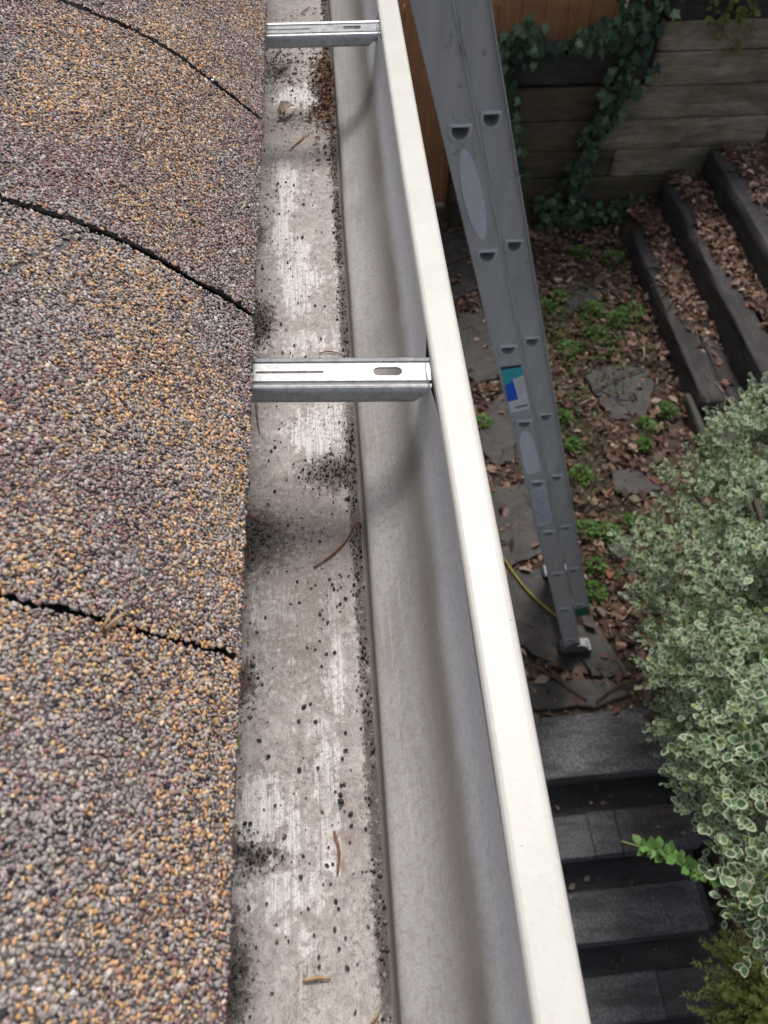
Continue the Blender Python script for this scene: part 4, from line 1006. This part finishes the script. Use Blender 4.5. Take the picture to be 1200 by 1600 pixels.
def sprigs_to_leaves(P, D, L, size, nodes=5):
    pos = []; dirs = []; nrm = []; sz = []
    n = len(P)
    s1 = np.cross(D, rand_dirs(n)); s1 /= np.linalg.norm(s1, axis=1, keepdims=True); s2 = np.cross(D, s1)
    for k in range(nodes):
        tt = k / (nodes - 1); ax_ = s1 if k % 2 == 0 else s2
        for sg in (1, -1):
            q = P + D * (L * tt)[:, None]
            dd = ax_ * sg * (1.0 - .45 * tt) + D * (.35 + .75 * tt) + rng.normal(scale=.22, size=(n, 3))
            pos.append(q); dirs.append(dd); nrm.append(D * 1.0 + np.array([0, 0, .5]) - ax_ * sg * .35 + rng.normal(scale=.2, size=(n, 3))); sz.append(size * rng.uniform(.7, 1.15, n) * (1 - .25 * tt))
    return np.vstack(pos), np.vstack(dirs), np.vstack(nrm), np.concatenate(sz)
P_, D_, N_, Z_ = sprigs_to_leaves(sp_pos, sp_dir, sp_len, .0235 + .0075 * np.clip((sp_pos[:, 2] - .7) / .8, 0, 1) + rng.normal(scale=.0022, size=len(sp_pos)), 5)
k = rng.random(len(P_)) > .08; P_, D_, N_, Z_ = P_[k], D_[k], N_[k], Z_[k]
v, f = scatter(EV, EF, P_, frames(D_, N_), np.stack([Z_ * rng.uniform(.9, 1.15, len(Z_)), Z_, Z_], 1))
n = len(P_)
cream = np.array([(.68, .72, .55)]) * rng.uniform(.75, 1.15, (n, 1)); green = np.array([(.115, .215, .095), (.165, .275, .13), (.075, .155, .07)])[rng.integers(3, size=n)] * rng.uniform(.75, 1.25, (n, 1))
yl = rng.random(n) < .06; cream[yl] = (.58, .60, .28); green[yl] = (.17, .26, .08)
cc = np.empty((n, len(EV), 3)); cc[:, :2*n_r] = cream[:, None]; cc[:, 2*n_r:] = green[:, None]
mesh('foliage', v, f, M_leaf, bush, col=cc.reshape(-1, 3))
b = MB()
for i in range(0, len(sp_pos), 3):
    b.tube([tuple(sp_pos[i] - sp_dir[i] * .05), tuple(sp_pos[i] + sp_dir[i] * sp_len[i])], .0016, 4, False)
b.build('twigs', M_needle_green, bush)
b = MB()
for i in range(len(cen)):
    e = cen[i]; s = np.array([1.75 + rng.normal(scale=.06), 1.05 + rng.normal(scale=.06), -.05])
    if i > 21: s = np.array([e[0] + .1, e[1], -.3])
    Q = spline([s, s * .6 + e * .4 + [.1, .05, .12], e], 8); b.tube(Q.tolist(), np.linspace(.014, .005, 8).tolist(), 6)
b.build('stem', M_bark, bush)
# plain green shoot leaning out over the steps
sh = spline([(.80, .30, 1.375), (.727, .31, 1.395), (.672, .349, 1.42), (.615, .364, 1.429), (.560, .381, 1.437)], 22)
so = bpy.data.objects.new('green_shoot', None); COL.objects.link(so); so.parent = bush; so.location = Vector(sh[0]) - bush.location; so['label'] = 'plain green shoot leaning out over the black steps'
b = MB(); b.tube(sh.tolist(), .0018, 5); b.build('stem', M_needle_green, so)
tn = np.gradient(sh, axis=0); tn /= np.linalg.norm(tn, axis=1, keepdims=True)
n = 72; k = np.repeat(np.arange(22), 4)[:n]; side = np.cross(tn[k], np.array([[0, 0, 1.]]))
d_ = side * rng.choice([-1, 1], n)[:, None] + tn[k] * .6 + np.stack([0*k, 0*k, rng.uniform(-.2, .8, n)], 1) + rng.normal(scale=.25, size=(n, 3))
v, f = scatter(OV * [1.15, 1, 1], OF, sh[k] + rng.normal(scale=.003, size=(n, 3)), frames(d_, np.array([[0, -.2, 1.]]) + rng.normal(scale=.35, size=(n, 3))), rng.uniform(.017, .032, n))
mesh('foliage', v, f, M_leaf, so, col=np.repeat(np.array([[.12, .24, .06]]) * rng.uniform(.6, 1.25, (n, 1)), 7, 0))

# ------------------------------------------------------------------ low conifer, bottom right corner
con = empty('low_conifer', (1.50, .09, -.35), 'low yellow green conifer with feathery needle sprays at the foot of the bush', 'conifer')
NV = np.array([(-.5, 0, 0), (.5, 0, 0), (0, .5, .12), (0, 1, 0)]); NV = np.array([(-.06, 0, 0), (.06, 0, 0), (.05, .6, .05), (-.05, .6, .05), (0, 1, .0)])
NF = np.array([(0, 1, 2), (0, 2, 3), (3, 2, 4)])
V = []; F_ = []; Cs = []; off = 0; b = MB()
for k in range(300):
    a = rng.uniform(0, 2*math.pi); el = rng.uniform(.25, 1.4); L = rng.uniform(.15, .27)
    base_ = np.array([1.50, .09, -.30]) + np.array([math.cos(a), math.sin(a), 0]) * rng.uniform(0, .12)
    dv = np.array([math.cos(a) * math.cos(el), math.sin(a) * math.cos(el), math.sin(el)])
    Q = spline([base_, base_ + dv * L * .55, base_ + dv * L + np.array([0, 0, -.05])], 14); b.tube(Q.tolist(), .002, 4, False)
    T = np.gradient(Q, axis=0); T /= np.linalg.norm(T, axis=1, keepdims=True)
    m_ = 110; i = rng.integers(2, 14, size=m_); sd_ = np.cross(T[i], rand_dirs(m_)); sd_ /= np.linalg.norm(sd_, axis=1, keepdims=True)
    v, f = scatter(NV, NF, Q[i] + T[i] * rng.uniform(-.012, .012, (m_, 1)), frames(sd_ + T[i] * .8, rand_dirs(m_)), np.stack([np.full(m_, .028), rng.uniform(.014, .026, m_), np.full(m_, .03)], 1))
    tip = (i / 13.0)[:, None]
    c = (np.array([[.20, .27, .06]]) * (1 - tip) + np.array([[.55, .60, .18]]) * tip) * rng.uniform(.7, 1.25, (m_, 1))
    V.append(v); F_.append(f + off); off += len(v); Cs.append(np.repeat(c, 5, 0))
mesh('foliage', np.vstack(V), np.vstack(F_), M_leaf, con, col=np.vstack(Cs)); b.build('branches', M_bark, con)
